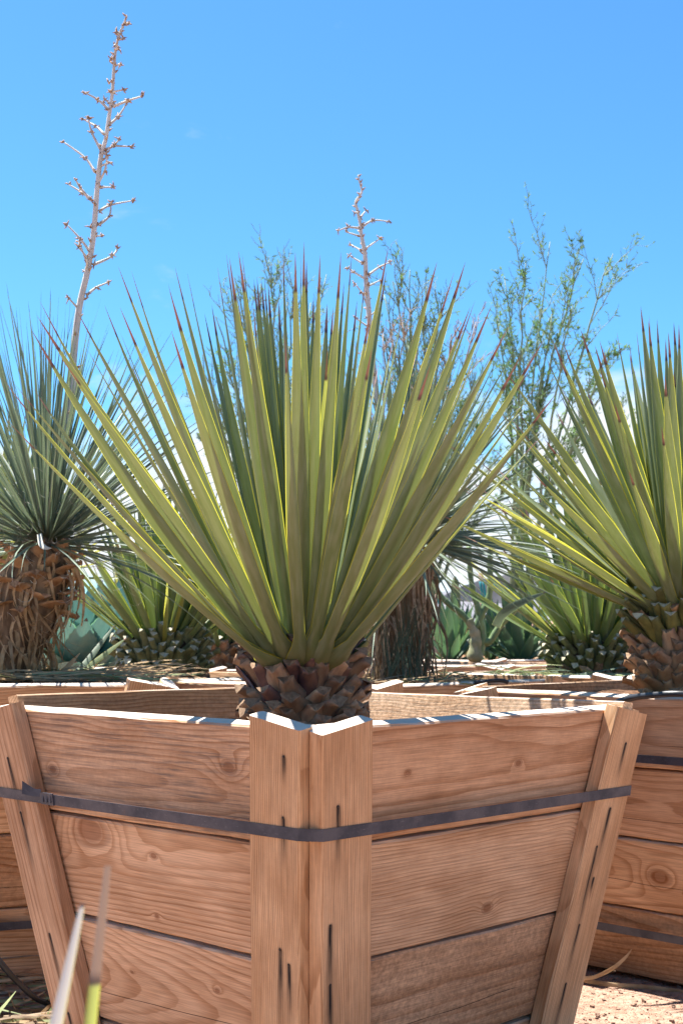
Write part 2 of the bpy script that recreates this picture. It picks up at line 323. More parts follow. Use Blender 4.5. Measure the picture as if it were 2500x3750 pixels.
class MB:
    def __init__(s): s.v = []; s.f = []; s.fm = []; s.uv = []
    def tube(s, path, rad, n=6, mi=0, cap=True):
        path = [V(p) for p in path]; b = len(s.v); m = len(path)
        prev = None
        for i, p in enumerate(path):
            t = (path[min(i + 1, m - 1)] - path[max(i - 1, 0)])
            t = t.normalized() if t.length > 1e-9 else V((0, 0, 1))
            if prev is None:
                a = V((1, 0, 0)) if abs(t.x) < 0.8 else V((0, 1, 0)); u = t.cross(a).normalized()
            else:
                u = prev - t * prev.dot(t); u = u.normalized() if u.length > 1e-6 else t.orthogonal().normalized()
            prev = u; q = t.cross(u); r = rad[i] if isinstance(rad, (list, tuple)) else rad
            for k in range(n):
                a = 2 * math.pi * k / n
                s.v.append(p + u * (math.cos(a) * r) + q * (math.sin(a) * r)); s.uv.append((k / n, i / (m - 1)))
        for i in range(m - 1):
            for k in range(n):
                k2 = (k + 1) % n
                s.f.append((b + i * n + k, b + i * n + k2, b + (i + 1) * n + k2, b + (i + 1) * n + k)); s.fm.append(mi)
        if cap:
            s.f.append(tuple(b + k for k in range(n))[::-1]); s.fm.append(mi)
            s.f.append(tuple(b + (m - 1) * n + k for k in range(n))); s.fm.append(mi)
    def ribbon(s, path, half, side, mi=0, cup=0.0, nrm=None):
        """strip of leaf along a path; half = list of half widths"""
        b = len(s.v); m = len(path)
        for i, p in enumerate(path):
            sd_ = side[i] if isinstance(side, list) else side
            for k, e in enumerate((-1, 0, 1)):
                q = V(p) + sd_ * (e * half[i])
                if nrm is not None and k != 1: q += nrm * (cup * half[i])
                s.v.append(q); s.uv.append((0.5 + e * 0.5, i / (m - 1)))
        for i in range(m - 1):
            for k in (0, 1):
                a = b + i * 3 + k; s.f.append((a, a + 1, a + 4, a + 3)); s.fm.append(mi)
    def box(s, c, X, Y, Z, mi=0):
        b = len(s.v); c = V(c)
        for i in (-1, 1):
            for j in (-1, 1):
                for k in (-1, 1): s.v.append(c + X * i + Y * j + Z * k); s.uv.append((0, 0))
        for q in ((0, 1, 3, 2), (4, 6, 7, 5), (0, 4, 5, 1), (2, 3, 7, 6), (0, 2, 6, 4), (1, 5, 7, 3)):
            s.f.append(tuple(b + i for i in q)); s.fm.append(mi)
    def me(s, mats, smooth=True): return mesh(s.v, s.f, mats, s.uv, s.fm, smooth)
def bez(a, b, c, n):
    return [a * (1 - t) ** 2 + b * (2 * t * (1 - t)) + c * t * t for t in [i / (n - 1) for i in range(n)]]
def spline(pts, n=8):
    pts = [V(p) for p in pts]; o = []
    for i in range(len(pts) - 1):
        p0 = pts[max(i - 1, 0)]; p1 = pts[i]; p2 = pts[i + 1]; p3 = pts[min(i + 2, len(pts) - 1)]
        for k in range(n):
            t = k / n
            o.append(0.5 * ((2 * p1) + (p2 - p0) * t + (2 * p0 - 5 * p1 + 4 * p2 - p3) * t * t + (3 * p1 - p0 - 3 * p2 + p3) * t ** 3))
    o.append(pts[-1]); return o

# ------------------------------------------------------------------ setting
def build_ground():
    xs = []; s = 0.05; v = 0.0
    while v < 6: xs.append(v); v += 0.06 + max(0, v - 3.2) * 0.12
    while v < 16000: xs.append(v); v *= 1.6
    xs = [-q for q in xs[:0:-1]] + xs
    ys = []; v = -0.4
    while v < 8: ys.append(v); v += 0.06 + max(0, v - 5.2) * 0.12
    q = v
    while q < 16000: ys.append(q); q *= 1.5
    ys = [-12000, -2000, -400, -80, -20, -6, -2] + ys
    vs_ = []
    for yy in ys:
        for xx in xs:
            a = math.exp(-max(0, math.hypot(xx, yy) - 6) / 4)
            z = (noise.noise(V((xx * 2.2, yy * 2.2, 0))) * 0.012 + noise.noise(V((xx * 9, yy * 9, 3))) * 0.006) * a
            vs_.append((xx, yy, z - 0.012))
    nx = len(xs); fs = [(j * nx + i, j * nx + i + 1, (j + 1) * nx + i + 1, (j + 1) * nx + i) for j in range(len(ys) - 1) for i in range(nx - 1)]
    ob('ground', mesh(vs_, fs, GROUND), kind='structure')
    # gravel lying on the earth that shows between the boxes
    r = random.Random(5); m = MB()
    for area, n in (((0.55, 1.35, 3.3, 4.9), 1500), ((-1.5, -0.75, 3.2, 4.6), 500)):
        for _ in range(n):
            x = r.uniform(area[0], area[1]); y = r.uniform(area[2], area[3]); s_ = 0.0012 + 0.0055 * r.random() ** 4
            a = r.uniform(0, 6.28); X = V((math.cos(a), math.sin(a), r.uniform(-.3, .3))) * s_; Y = V((-math.sin(a), math.cos(a), r.uniform(-.3, .3))) * s_ * r.uniform(.5, .9)
            m.box((x, y, noise.noise(V((x * 2.2, y * 2.2, 0))) * 0.012 - 0.012 + s_ * 0.3), X, Y, V((0, 0, s_ * r.uniform(.4, .8))))
    ob('gravel', m.me(ROCK, False), kind='stuff', label='loose reddish gravel scattered on the ground', category='gravel')
build_ground()

def build_mountains():
    vs_ = []; fs = []; nx, ny = 90, 8
    for j in range(ny):
        for i in range(nx):
            x = -4500 + 9000 * i / (nx - 1); y = 7000 + 1600 * j / (ny - 1)
            h = 430 * (0.55 + 0.45 * noise.noise(V((x / 1500, 1.7, 0)))) + 90 * noise.noise(V((x / 350, y / 500, 4)))
            prof = math.sin(math.pi * min(1, (j + 0.0) / (ny - 1)) * 0.5 + 0.0)
            vs_.append((x, y, max(-5, h * prof * (1 if j else 0) - 3)))
    fs = [(j * nx + i, j * nx + i + 1, (j + 1) * nx + i + 1, (j + 1) * nx + i) for j in range(ny - 1) for i in range(nx - 1)]
    ob('mountains', mesh(vs_, fs, MOUNT), kind='structure')
    # a low tan rise beyond the nursery with dry scrub
    vs_ = []; nx, ny = 60, 6
    for j in range(ny):
        for i in range(nx):
            x = -40 + 80 * i / (nx - 1); y = 45 + 25 * j / (ny - 1)
            vs_.append((x, y, (1.6 + 0.7 * noise.noise(V((x / 9, y / 9, 2)))) * math.sin(math.pi * 0.5 * j / (ny - 1)) + (-0.1 if j == 0 else 0)))
    fs = [(j * nx + i, j * nx + i + 1, (j + 1) * nx + i + 1, (j + 1) * nx + i) for j in range(ny - 1) for i in range(nx - 1)]
    ob('hill', mesh(vs_, fs, GROUND), kind='structure')
    r = random.Random(8); m = MB()
    for _ in range(420):
        x = r.uniform(-16, 18); y = r.uniform(24, 60); z0 = max(0, (y - 45) / 25) * 1.7; h = r.uniform(0.5, 1.6)
        for _k in range(26):
            d = V((r.gauss(0, .5), r.gauss(0, .5), 1)).normalized(); p = V((x, y, z0)) + V((r.gauss(0, .25), r.gauss(0, .25), 0))
            m.ribbon([p, p + d * h * .5, p + d * h * r.uniform(.7, 1)], [.05, .06, .01], d.cross(V((r.random(), r.random() - .5, 0))).normalized())
    ob('desert_scrub', m.me(SCRUB), kind='stuff', label='dry tan and olive scrub beyond the nursery', category='scrub')
build_mountains()

# ------------------------------------------------------------------ wooden planter boxes
def board(lx0, lx1, h, th, r, seg=14, top_slope=0.0, jag=0.0022, skew=0.0, mat=None):
    """sawn board, grain along X; lx0/lx1 half lengths at bottom/top, slightly uneven arrises"""
    vs_ = []; fs = []; c = min(0.004, th * .15)
    so_ = r.random() * 50
    prof = [(-th + c, -h / 2), (-c, -h / 2), (0, -h / 2 + c), (0, -h * .17), (0, h * .17), (0, h / 2 - c), (-c, h / 2), (-th + c, h / 2), (-th, h / 2 - c), (-th, -h / 2 + c)]
    for i in range(seg + 1):
        s_ = -1 + 2 * i / seg
        for k, (yy, zz) in enumerate(prof):
            q = (zz / h + .5); hl = lx0 + (lx1 - lx0) * q
            x = s_ * hl + skew * q
            j1 = noise.noise(V((x * 9 + so_, k * 3.1, so_))) * jag + noise.noise(V((x * 45 + so_, k * 5.1, so_))) * jag * .5
            zw = zz + (j1 if k in (0, 1, 2, 5, 6, 7, 8, 9) else 0) + (top_slope * s_ * q)
            yw = yy + noise.noise(V((x * 3 + so_, zz * 3, 7))) * jag
            vs_.append((x, yw, zw))
    n = len(prof)
    for i in range(seg):
        for k in range(n): fs.append((i * n + k, i * n + (k + 1) % n, (i + 1) * n + (k + 1) % n, (i + 1) * n + k))
    fs.append(tuple(range(n))[::-1]); fs.append(tuple(seg * n + k for k in range(n)))
    return mesh(vs_, fs, mat or WOOD, smooth=False)
TONES = [(1.0, 1.0, 1.0), (1.05, .98, .92), (.92, .9, .88), (1.0, .92, .84), (1.08, 1.03, .98), (.86, .80, .74), (.98, .95, .96)]
def wood_props(r, kind='plank'):
    d = dict(seed=r.uniform(0, 90), spacing=r.uniform(.007, .012), saw=r.choice([0, 0.1, .25, .5]), weather=r.choice([0, .2, .5]), check=[r.choice([0, 0, .04, -.05]), r.uniform(-.03, .03), 0],
             pith=[-r.uniform(.06, .24), r.uniform(-.12, .12), r.uniform(-.06, .06)], tone=list(r.choice(TONES)))
    if kind == 'batten': d.update(tone=[1.08, 1.04, .98], spacing=r.uniform(.005, .008), pith=[-r.uniform(.02, .05), r.choice([-1, 1]) * r.uniform(.12, .2), r.uniform(-.01, .01)], weather=.1, saw=.12, check=[0, 0, 0])
    else:
        for i in (1, 2):
            if r.random() < .35: d['knot%d' % i] = [r.uniform(-.45, .45), r.uniform(-.08, .08), r.uniform(.010, .026)]
    return d
def nail_mesh():
    m = MB(); m.tube([(0, -.004, 0), (0, .0012, 0)], .0032, 8); return m.me(RUST)
NAIL = nail_mesh()
def planter(label, C, rz, S=1.236, H=.895, t=.185, seed=1, soil=.05, rows=4, over={}, straps=(.205, .70), detail=False, tops=(0, 0, 0, 0), ph=None):
    r = random.Random(seed)
    root = thing('wooden_planter_box', label, 'planter box', (C[0], C[1], 0), rz - R(45), 'tapered wooden planter boxes')
    T = .045; BT = .040; BW = .148 if S > 1.1 else .13; ph = ph or H / rows; tl = math.atan(t); cs = math.cos(tl)
    hw = lambda z: S / 2 - t * (H - z)
    for k in range(4):
        a = k * math.pi / 2; n0 = V((math.sin(a), -math.cos(a), 0)); u = V((n0.y, -n0.x, 0))
        nn = (n0 - V((0, 0, t))).normalized(); ww = u.cross(nn).normalized()
        A = k % 2 == 0
        for j in range(rows):
            zt = H - j * ph + (tops[k] if j == 0 else 0); zb = H - (j + 1) * ph if j < rows - 1 else 0.0; gap = r.uniform(.005, .010)
            zc = (zt + zb) / 2; hh = (zt - zb - gap) / cs
            lt = hw(zt) - (0 if A else T * 1.02); lb = hw(zb) - (0 if A else T * 1.02)
            pr = wood_props(r); pr['sunlit_rim'] = 1.0 if j == 0 else 0.0; pr.update(over.get((k, j), {}))  # top row gets the painted sunlit edge at full strength
            offs = 0 if j % 2 == 0 else r.uniform(-.007, .004)
            p = n0 * (hw(zc) + offs) + V((0, 0, zc))
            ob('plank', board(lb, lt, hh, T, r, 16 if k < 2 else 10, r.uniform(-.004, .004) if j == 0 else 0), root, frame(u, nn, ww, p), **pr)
        for s_ in (-1, 1):
            # batten runs up the slanting end of the face
            ext = 0.0 if A else .017
            zt = H + r.uniform(-.012, .003) if A else H + r.uniform(-.014, .0); zb = 0.0
            e0 = n0 * hw(zb) + u * (s_ * (hw(zb) + ext)); e1 = n0 * hw(zt) + u * (s_ * (hw(zt) + ext))
            e0.z = zb; e1.z = zt
            X = (e1 - e0).normalized(); Z = X.cross(nn).normalized(); ln = (e1 - e0).length
            # Z points along +u or -u side: place centre half a width inwards
            inward = -1 if Z.dot(u) * s_ > 0 else 1
            c_ = (e0 + e1) / 2 + Z * (inward * BW / 2) + nn * (BT + .0015)
            pr = wood_props(r, 'batten')
            nails = []
            for i in range(rows):
                for q in range(2 if detail else 1):
                    nails.append((ln / 2 - (i + .25 + .45 * q + r.uniform(-.1, .1)) * ln / rows, inward * -.012 + r.uniform(-.02, .02), r.uniform(.04, .17)))
            if detail: nails = sorted(r.sample(nails, 6))
            for i, q in enumerate(nails[:6]): pr['nail%d' % (i + 1)] = [q[0], q[1], q[2]]
            pr.update(over.get((k, 'b', s_), {}))
            nails = [pr['nail%d' % i] for i in range(1, 7) if 'nail%d' % i in pr and pr['nail%d' % i][2] > 0]
            b = ob('batten', board(ln / 2, ln / 2, BW, BT, r, 14, 0, .0012, mat=WOOD_B), root, frame(X, nn, Z, c_), **pr)
            if detail and k < 2:
                for q in nails: ob('nail', NAIL, b, Matrix.Translation((q[0], 0.0, q[1])))
    for si, sdp in enumerate(straps):
        # steel band bent round the battens
        z = H - sdp; pts = []
        e = .0035
        for k in range(4):
            a = k * math.pi / 2; n0 = V((math.sin(a), -math.cos(a), 0)); u = V((n0.y, -n0.x, 0)); A = k % 2 == 0
            hx = hw(z) + (0 if A else .017); oo = hw(z) + BT / cs + e
            for s_ in (1, -1): pts.append(n0 * oo + u * (hx * s_) + V((0, 0, z)))
        m = MB(); hs = .0126; th = .0016; npt = len(pts); b0 = 0
        for p in pts:
            d = V((p.x, p.y, 0)).normalized(); tz = hs * t
            for (dz, do) in ((-hs, -th), (-hs, th), (hs, th), (hs, -th)):
                m.v.append(p + d * (do + dz * t * .9) + V((0, 0, dz))); m.uv.append((0, 0))
        for i in range(npt):
            j = (i + 1) % npt
            for q in range(4):
                q2 = (q + 1) % 4; m.f.append((i * 4 + q, j * 4 + q, j * 4 + q2, i * 4 + q2)); m.fm.append(0)
        st = ob('strap', m.me(STEEL, False), root)
        if detail and si == 0:
            n0 = V((0, -1, 0)); u = V((-1, 0, 0)); zc = V((0, 0, 1))
            p = n0 * (hw(z) + BT / cs + e + .003) + u * .33 + V((0, 0, z + .001))
            m = MB(); m.box(p, u * .026, n0 * .002, (zc * 1 + n0 * t * .9) * .0145)
            for q in (-.016, .0, .016): m.box(p + u * q + n0 * .003, u * .003, n0 * .0008, zc * .009)
            ob('buckle', m.me(STEEL, False), st)
            m = MB(); q0 = p + u * .028 + zc * .012
            m.ribbon([q0, q0 + u * .022 + n0 * .006, q0 + u * .05 + n0 * .022 + zc * .012], [.009, .010, .016], zc)
            ob('strap_tail', m.me(STEEL), st)
    # earth inside
    zs = H - soil; h = hw(zs) - T * 1.3; g_ = 18; vs_ = []
    for j in range(g_):
        for i in range(g_):
            x = -h + 2 * h * i / (g_ - 1); y = -h + 2 * h * j / (g_ - 1)
            vs_.append((x, y, zs + noise.noise(V((x * 5 + seed, y * 5, 1))) * .02 + noise.noise(V((x * 17, y * 17, seed))) * .01))
    ob('soil', mesh(vs_, [(j * g_ + i, j * g_ + i + 1, (j + 1) * g_ + i + 1, (j + 1) * g_ + i) for j in range(g_ - 1) for i in range(g_ - 1)], SOIL), root)
    return root

MAINC = (-.070, 3.600); MAINH = .895
main_over = {
    (0, 0): dict(weather=1.0, saw=.25, spacing=.010, pith=[-.12, -.02, .02], knot1=[-.31, .03, .022], knot2=[.36, -.02, .017], knot3=[-.33, -.095, .014], tone=[.93, .88, .86], check=[0, 0, 0]),
    (0, 1): dict(weather=0, saw=.02, spacing=.0115, pith=[-.12, .10, .03], knot1=[.24, .10, .055], knot2=[.02, -.085, .009], knot3=[.0, .06, .012], tone=[1.05, .98, .93], check=[0, 0, 0]),
    (0, 2): dict(weather=0, saw=.0, spacing=.0085, pith=[-.20, -.02, .06], knot1=[-.17, .03, .010], knot2=[.14, .02, .006], tone=[1.06, .98, .92], check=[-.045, -.03, 0]),
    (1, 0): dict(weather=.12, saw=.2, spacing=.016, pith=[-.10, .03, .015], knot1=[.28, .015, .010], knot2=[-.12, .01, .012], tone=[1.0, .88, .80], check=[0, 0, 0]),
    (1, 1): dict(weather=.0, saw=.12, spacing=.0085, pith=[-.02, -.35, .0], knot1=[-.07, -.075, .017], tone=[1.04, .98, .93], check=[0, 0, 0]),
    (1, 2): dict(knot1=[0, 0, 0], knot2=[0, 0, 0], weather=.35, saw=.9, spacing=.02, pith=[-.2, .1, .0], tone=[.86, .76, .68], check=[-.045, -.03, 0]),
    (2, 0): dict(weather=.4, saw=1.0, spacing=.007, tone=[1.25, 1.32, 1.4]),  # inner rear plank: tone raised to carry sunlight in its colour
    (3, 0): dict(weather=.3, saw=.5, spacing=.008, knot1=[.12, .02, .024], tone=[.9, .85, .8]),
    (0, 'b', -1): dict(spacing=.0058, pith=[-.03, -.22, .0], tone=[1.06, 1.0, .9], nail1=[.40, .03, .05], nail2=[.27, .028, .10], nail3=[-.02, .018, .16], nail4=[-.045, .044, .13], nail5=[-.22, .026, .12], nail6=[.12, .03, .0]),
    (0, 'b', 1): dict(spacing=.016, pith=[-.03, .02, .02], tone=[.93, .87, .84], nail1=[.33, .0, .18], nail2=[.19, .0, .16], nail3=[-.12, .0, .14], nail4=[-.32, .0, .10], nail5=[-.4, .0, .0], nail6=[-.4, 0, 0]),
    (1, 'b', 1): dict(spacing=.006, pith=[-.03, .25, .0], tone=[1.06, .98, .88], nail1=[.30, -.03, .12], nail2=[.05, -.05, .17], nail3=[-.08, -.05, .17], nail4=[-.4, 0, 0], nail5=[-.4, .0, .0], nail6=[-.4, 0, 0]),
    (1, 'b', -1): dict(spacing=.0055, pith=[-.03, -.25, .0], tone=[1.12, 1.04, .92], nail1=[.37, .0, .09], nail2=[.20, .0, .14], nail3=[.10, -.02, .24], nail4=[-.10, -.015, .12], nail5=[-.25, -.012, .15], nail6=[.02, .0, .05]),
}
planter('tapered wooden planter box with its corner to the viewer, in front, holding the big yucca', MAINC, R(1), S=1.176, seed=3, soil=.14, over=main_over, detail=True, ph=.2547,
        straps=(.215, .82), tops=(0, 0, .012, .028))
planter('wooden planter box with two steel straps beside the black hose, partly out of the picture', (1.30, 4.744), R(-1), seed=21, soil=.03, ph=.225,
        over={(0, 0): dict(weather=.2, saw=.1, spacing=.012, tone=[.98, .9, .86], check=[-.045, -.03, 0]), (0, 1): dict(weather=0, saw=.02, knot1=[0, 0, 0], tone=[1.04, .95, .9]),
              (0, 2): dict(weather=0, saw=.0, spacing=.012, pith=[-.16, .0, .05], knot1=[-.08, -.0, .036], tone=[1.04, .97, .9], check=[-.03, .02, 0]),
              (0, 3): dict(weather=.3, saw=.6, tone=[.82, .74, .66]), (3, 0): dict(weather=.6, saw=1., tone=[.72, .66, .6])}, straps=(.19, .74), tops=(0, 0, 0, .012))
planter('wooden planter box directly behind the big yucca, holding the shaggy blue yucca', (.08, 5.924), R(2), seed=5, soil=.02, tops=(0, 0, .01, 0))
planter('wooden planter box holding the squat yucca with dark green cut leaf bases', (1.32, 7.10), R(-3), seed=6, soil=.05)
planter('smaller turned wooden planter box under the bluish yucca with tan shaggy trunk', (-1.20, 4.70), R(65), S=1.0, H=.93, seed=7, soil=.015, straps=(.18, .745),
        over={(0, 0): dict(weather=.2, saw=.1, spacing=.008, knot1=[0, 0, 0], tone=[1, .9, .8]), (0, 2): dict(tone=[.8, .7, .62])})
planter('wooden planter box holding the yucca with green knobbly base behind the left plank', (-.845, 6.5), R(1), seed=8, soil=.05)
planter('wooden planter box holding the dark shaded yucca farther back', (-.72, 8.35), R(-2), seed=9, soil=.02)
planter('distant wooden planter box holding the green bottle-trunk shrub', (.93, 9.45), R(3), seed=10, soil=.02)
planter('farthest wooden planter box with two green agaves growing in it', (1.2, 11.7), R(-2), S=1.5, seed=12, soil=.02)

# ------------------------------------------------------------------ yuccas
def wprof(v):
    if v < .12: q = v / .12; q = q * q * (3 - 2 * q); return 2.35 + (.86 - 2.35) * q
    if v < .5: return .86 + .14 * math.sin((v - .12) / .38 * math.pi / 2)
    if v < .905: q = (v - .5) / .405; return 1 - .80 * q ** 1.2
    return .20 * (1 - (v - .905) / .095) ** .9 + .008
VS = [0, .025, .05, .08, .12, .2, .3, .4, .5, .6, .7, .78, .85, .9, .912, .94, .97, 1.0]
SS = [-1, -.93, -.55, 0, .55, .93, 1]
def leaf_mesh(path_fn, side_fn, nrm_fn, hwid, mat, cup=.55, prof=wprof, vs=VS, ss=SS):
    vv = []; uv = []; nS = len(ss)
    for v in vs:
        p = path_fn(v); sd_ = side_fn(v); nr = nrm_fn(v); w_ = hwid * prof(v)
        cc = cup * (1.25 if v < .1 else 1)
        for s_ in ss:
            vv.append(p + sd_ * (w_ * s_) + nr * (w_ * cc * (s_ * s_ - .3))); uv.append((.5 + .5 * s_, v))
    fs = [(j * nS + i, j * nS + i + 1, (j + 1) * nS + i + 1, (j + 1) * nS + i) for j in range(len(vs) - 1) for i in range(nS - 1)]
    return mesh(vv, fs, mat, uv)
def canon_leaf(hwid, mat, bend=0.0, sway=0.0, twist=0.0, cup=.55, **k):
    """unit-length leaf along +Z, channel open to +Y"""
    pf = lambda v: V((sway * math.sin(v * 2.2) * v, bend * v * v, v))
    sf = lambda v: V((math.cos(twist * v), math.sin(twist * v), 0)); nf = lambda v: V((-math.sin(twist * v), math.cos(twist * v), -2 * bend * v)).normalized()
    return leaf_mesh(pf, sf, nf, hwid, mat, cup, **k)
def leaf_frame(d, rho, loc, scale=1.0, roll=0.0):
    ref = V((0, 0, .75)) - rho * .7
    Y = ref - d * ref.dot(d); Y = Y.normalized() if Y.length > 1e-3 else d.orthogonal().normalized()
    if roll: Y = Matrix.Rotation(roll, 3, d) @ Y
    X = Y.cross(d).normalized()
    return frame(X * scale, Y * scale, d * scale, loc)

def base_mesh(r, mat, cut, ln=.085, w0=.062, w1=.022, t0=.016, t1=.010):
    """stub left where a leaf was cut: broad keeled foot, flat pale end"""
    vv = []; fs = []; fm = []; n = 8
    bk = r.uniform(.4, 1.3); sk = r.uniform(-.006, .006)
    for q in (0, .3, .6, .85, 1.0):
        w_ = w0 + (w1 - w0) * (1 - (1 - q) ** 1.7); t_ = t0 + (t1 - t0) * q; b = .022 * q * q * bk
        sec = [(-1, .5), (-.55, -.35), (0, -1.25), (.55, -.35), (1, .5), (.5, .30), (0, -.1), (-.5, .30)]
        for (sx_, sy_) in sec:
            e = (.010 * (abs(sx_) - .5) + sk * sx_ if q == 1 else 0)
            vv.append((sx_ * w_ + r.uniform(-.002, .002) + sk * q, sy_ * t_ - b + r.uniform(-.0012, .0012), q * ln + e))
    for j in range(4):
        for i in range(n): fs.append((j * n + i, j * n + (i + 1) % n, (j + 1) * n + (i + 1) % n, (j + 1) * n + i)); fm.append(0)
    # slightly hollow cut end
    c = len(vv); vv.append((0, -.002, ln - .004))
    for i in range(n): fs.append((4 * n + i, 4 * n + (i + 1) % n, c)); fm.append(1)
    me = mesh(vv, fs, [mat, cut], None, fm, smooth=False); me.polygons.foreach_set('use_smooth', [f == 0 for f in fm]); return me
_r = random.Random(4)
def base_set(mat, cut, **k): return [base_mesh(_r, mat, cut, **k) for _ in range(4)]
B_BROWN = base_set(BASE_BROWN, CUT, ln=.088); B_PURP = base_set(BASE_PURPLE, CUT, ln=.098); B_GREEN = base_set(BASE_GREEN, CUT_PALE, ln=.115, w0=.046)
B_DG = base_set(BASE_DARKGREEN, CUT_PALE, ln=.095, w0=.045, w1=.020); B_TAN = base_set(ORANGE_BASE, CUT, ln=.085)
LEAFV = [canon_leaf(.0225 * s, LEAF, b, sw, tw, cu) for s, b, sw, tw, cu in ((1, .03, .01, 0, .55), (1.06, -.02, -.015, .25, .5), (.94, .06, .02, -.3, .6), (1, .0, .0, .5, .45), (1.1, .02, -.02, -.15, .5), (.9, -.04, .015, .1, .65))]
LEAFW = [canon_leaf(.031 * s, LEAF_GREEN, b, sw, tw, cu) for s, b, sw, tw, cu in ((1, .05, .01, 0, .5), (1.06, -.03, -.015, .2, .45), (.94, .08, .02, -.2, .55), (1.1, .02, -.02, -.15, .5))]
LEAFM = [canon_leaf(.027 * s, LEAF, b, sw, tw, cu) for s, b, sw, tw, cu in ((1, .03, .01, 0, .55), (1.06, -.02, -.015, .2, .5), (.94, .05, .02, -.2, .6), (1.1, .02, -.02, -.15, .5))]
LEAFY = [canon_leaf(.022, LEAF_YELLOW, b, sw, tw) for b, sw, tw in ((.05, .02, .3), (-.08, -.02, -.3))]

def trunk_part(root, h, r_low, r_mid, r_top, lean=V((0, 0, 0)), z0=-.08, mat=None):
    m = MB(); zs = [z0, 0, h * .25, h * .5, h * .75, h, h + .06]; rr = [r_low, r_low, (r_low + r_mid) / 2, r_mid, r_mid, r_top, r_top * .35]
    m.tube([V((0, 0, z)) + lean * max(0, z / h) for z in zs], rr, 18); ob('trunk', m.me(mat or TRUNK), root)
def bases(root, n, h, r_low, r_mid, r_top, sets, r, tilt=(28, 50), sc_=(.85, 1.15), lean=V((0, 0, 0)), zlo=0.0, name='leaf_base'):
    """spiral of stubs; sets = function(q) -> mesh list, q = 0 low .. 1 top"""
    for i in range(n):
        q = (i + .5) / n; ph = i * 2.399963 + r.uniform(-.08, .08)
        z = zlo + (h - zlo) * q; zz = z / h
        rad = r_low + (r_mid - r_low) * min(1, zz * 2) if zz < .5 else r_mid + (r_top - r_mid) * max(0, (zz - .75) * 4)
        rho = V((math.cos(ph), math.sin(ph), 0)); a = R(r.uniform(*tilt)) * (1.15 - .5 * q)
        d = (rho * math.sin(a) + V((0, 0, 1)) * math.cos(a)).normalized()
        s_ = r.uniform(*sc_)
        ob(name, r.choice(sets(q, r)), root, leaf_frame(d, rho, rho * (rad - .012) + V((0, 0, z - .02)) + lean * zz, s_, r.uniform(-.25, .25)))

def rosette(root, n, L_, crown, r, r_c=.12, emin=8, emax=88, leaves=None, yellow=0.03, droop=0.0, power=1.0, lvar=.12, name='leaf'):
    leaves = leaves or LEAFV
    for i in range(n):
        q = (i + .5) / n; ph = i * 2.399963 + r.uniform(-.15, .15)
        el = R(emin + (emax - emin) * (q ** power)) + r.uniform(-.06, .06)
        rho = V((math.cos(ph), math.sin(ph), 0)); d = (rho * math.cos(el) + V((0, 0, 1)) * math.sin(el)).normalized()
        b = crown + rho * (r_c * max(0.0, math.cos(el)) ** .6 + .01) + V((0, 0, .10 * q - .07))
        l_ = L_ * r.uniform(1 - lvar, 1 + lvar * .3) * (.82 + .18 * math.sin(min(1, q * 1.6) * math.pi / 2))
        if q > .93: l_ *= .86
        me = r.choice(LEAFY) if (yellow and q < .3 and r.random() < yellow * 4) else r.choice(leaves)
        ob(name, me, root, leaf_frame(d, rho, b, l_, r.gauss(0, .28)))

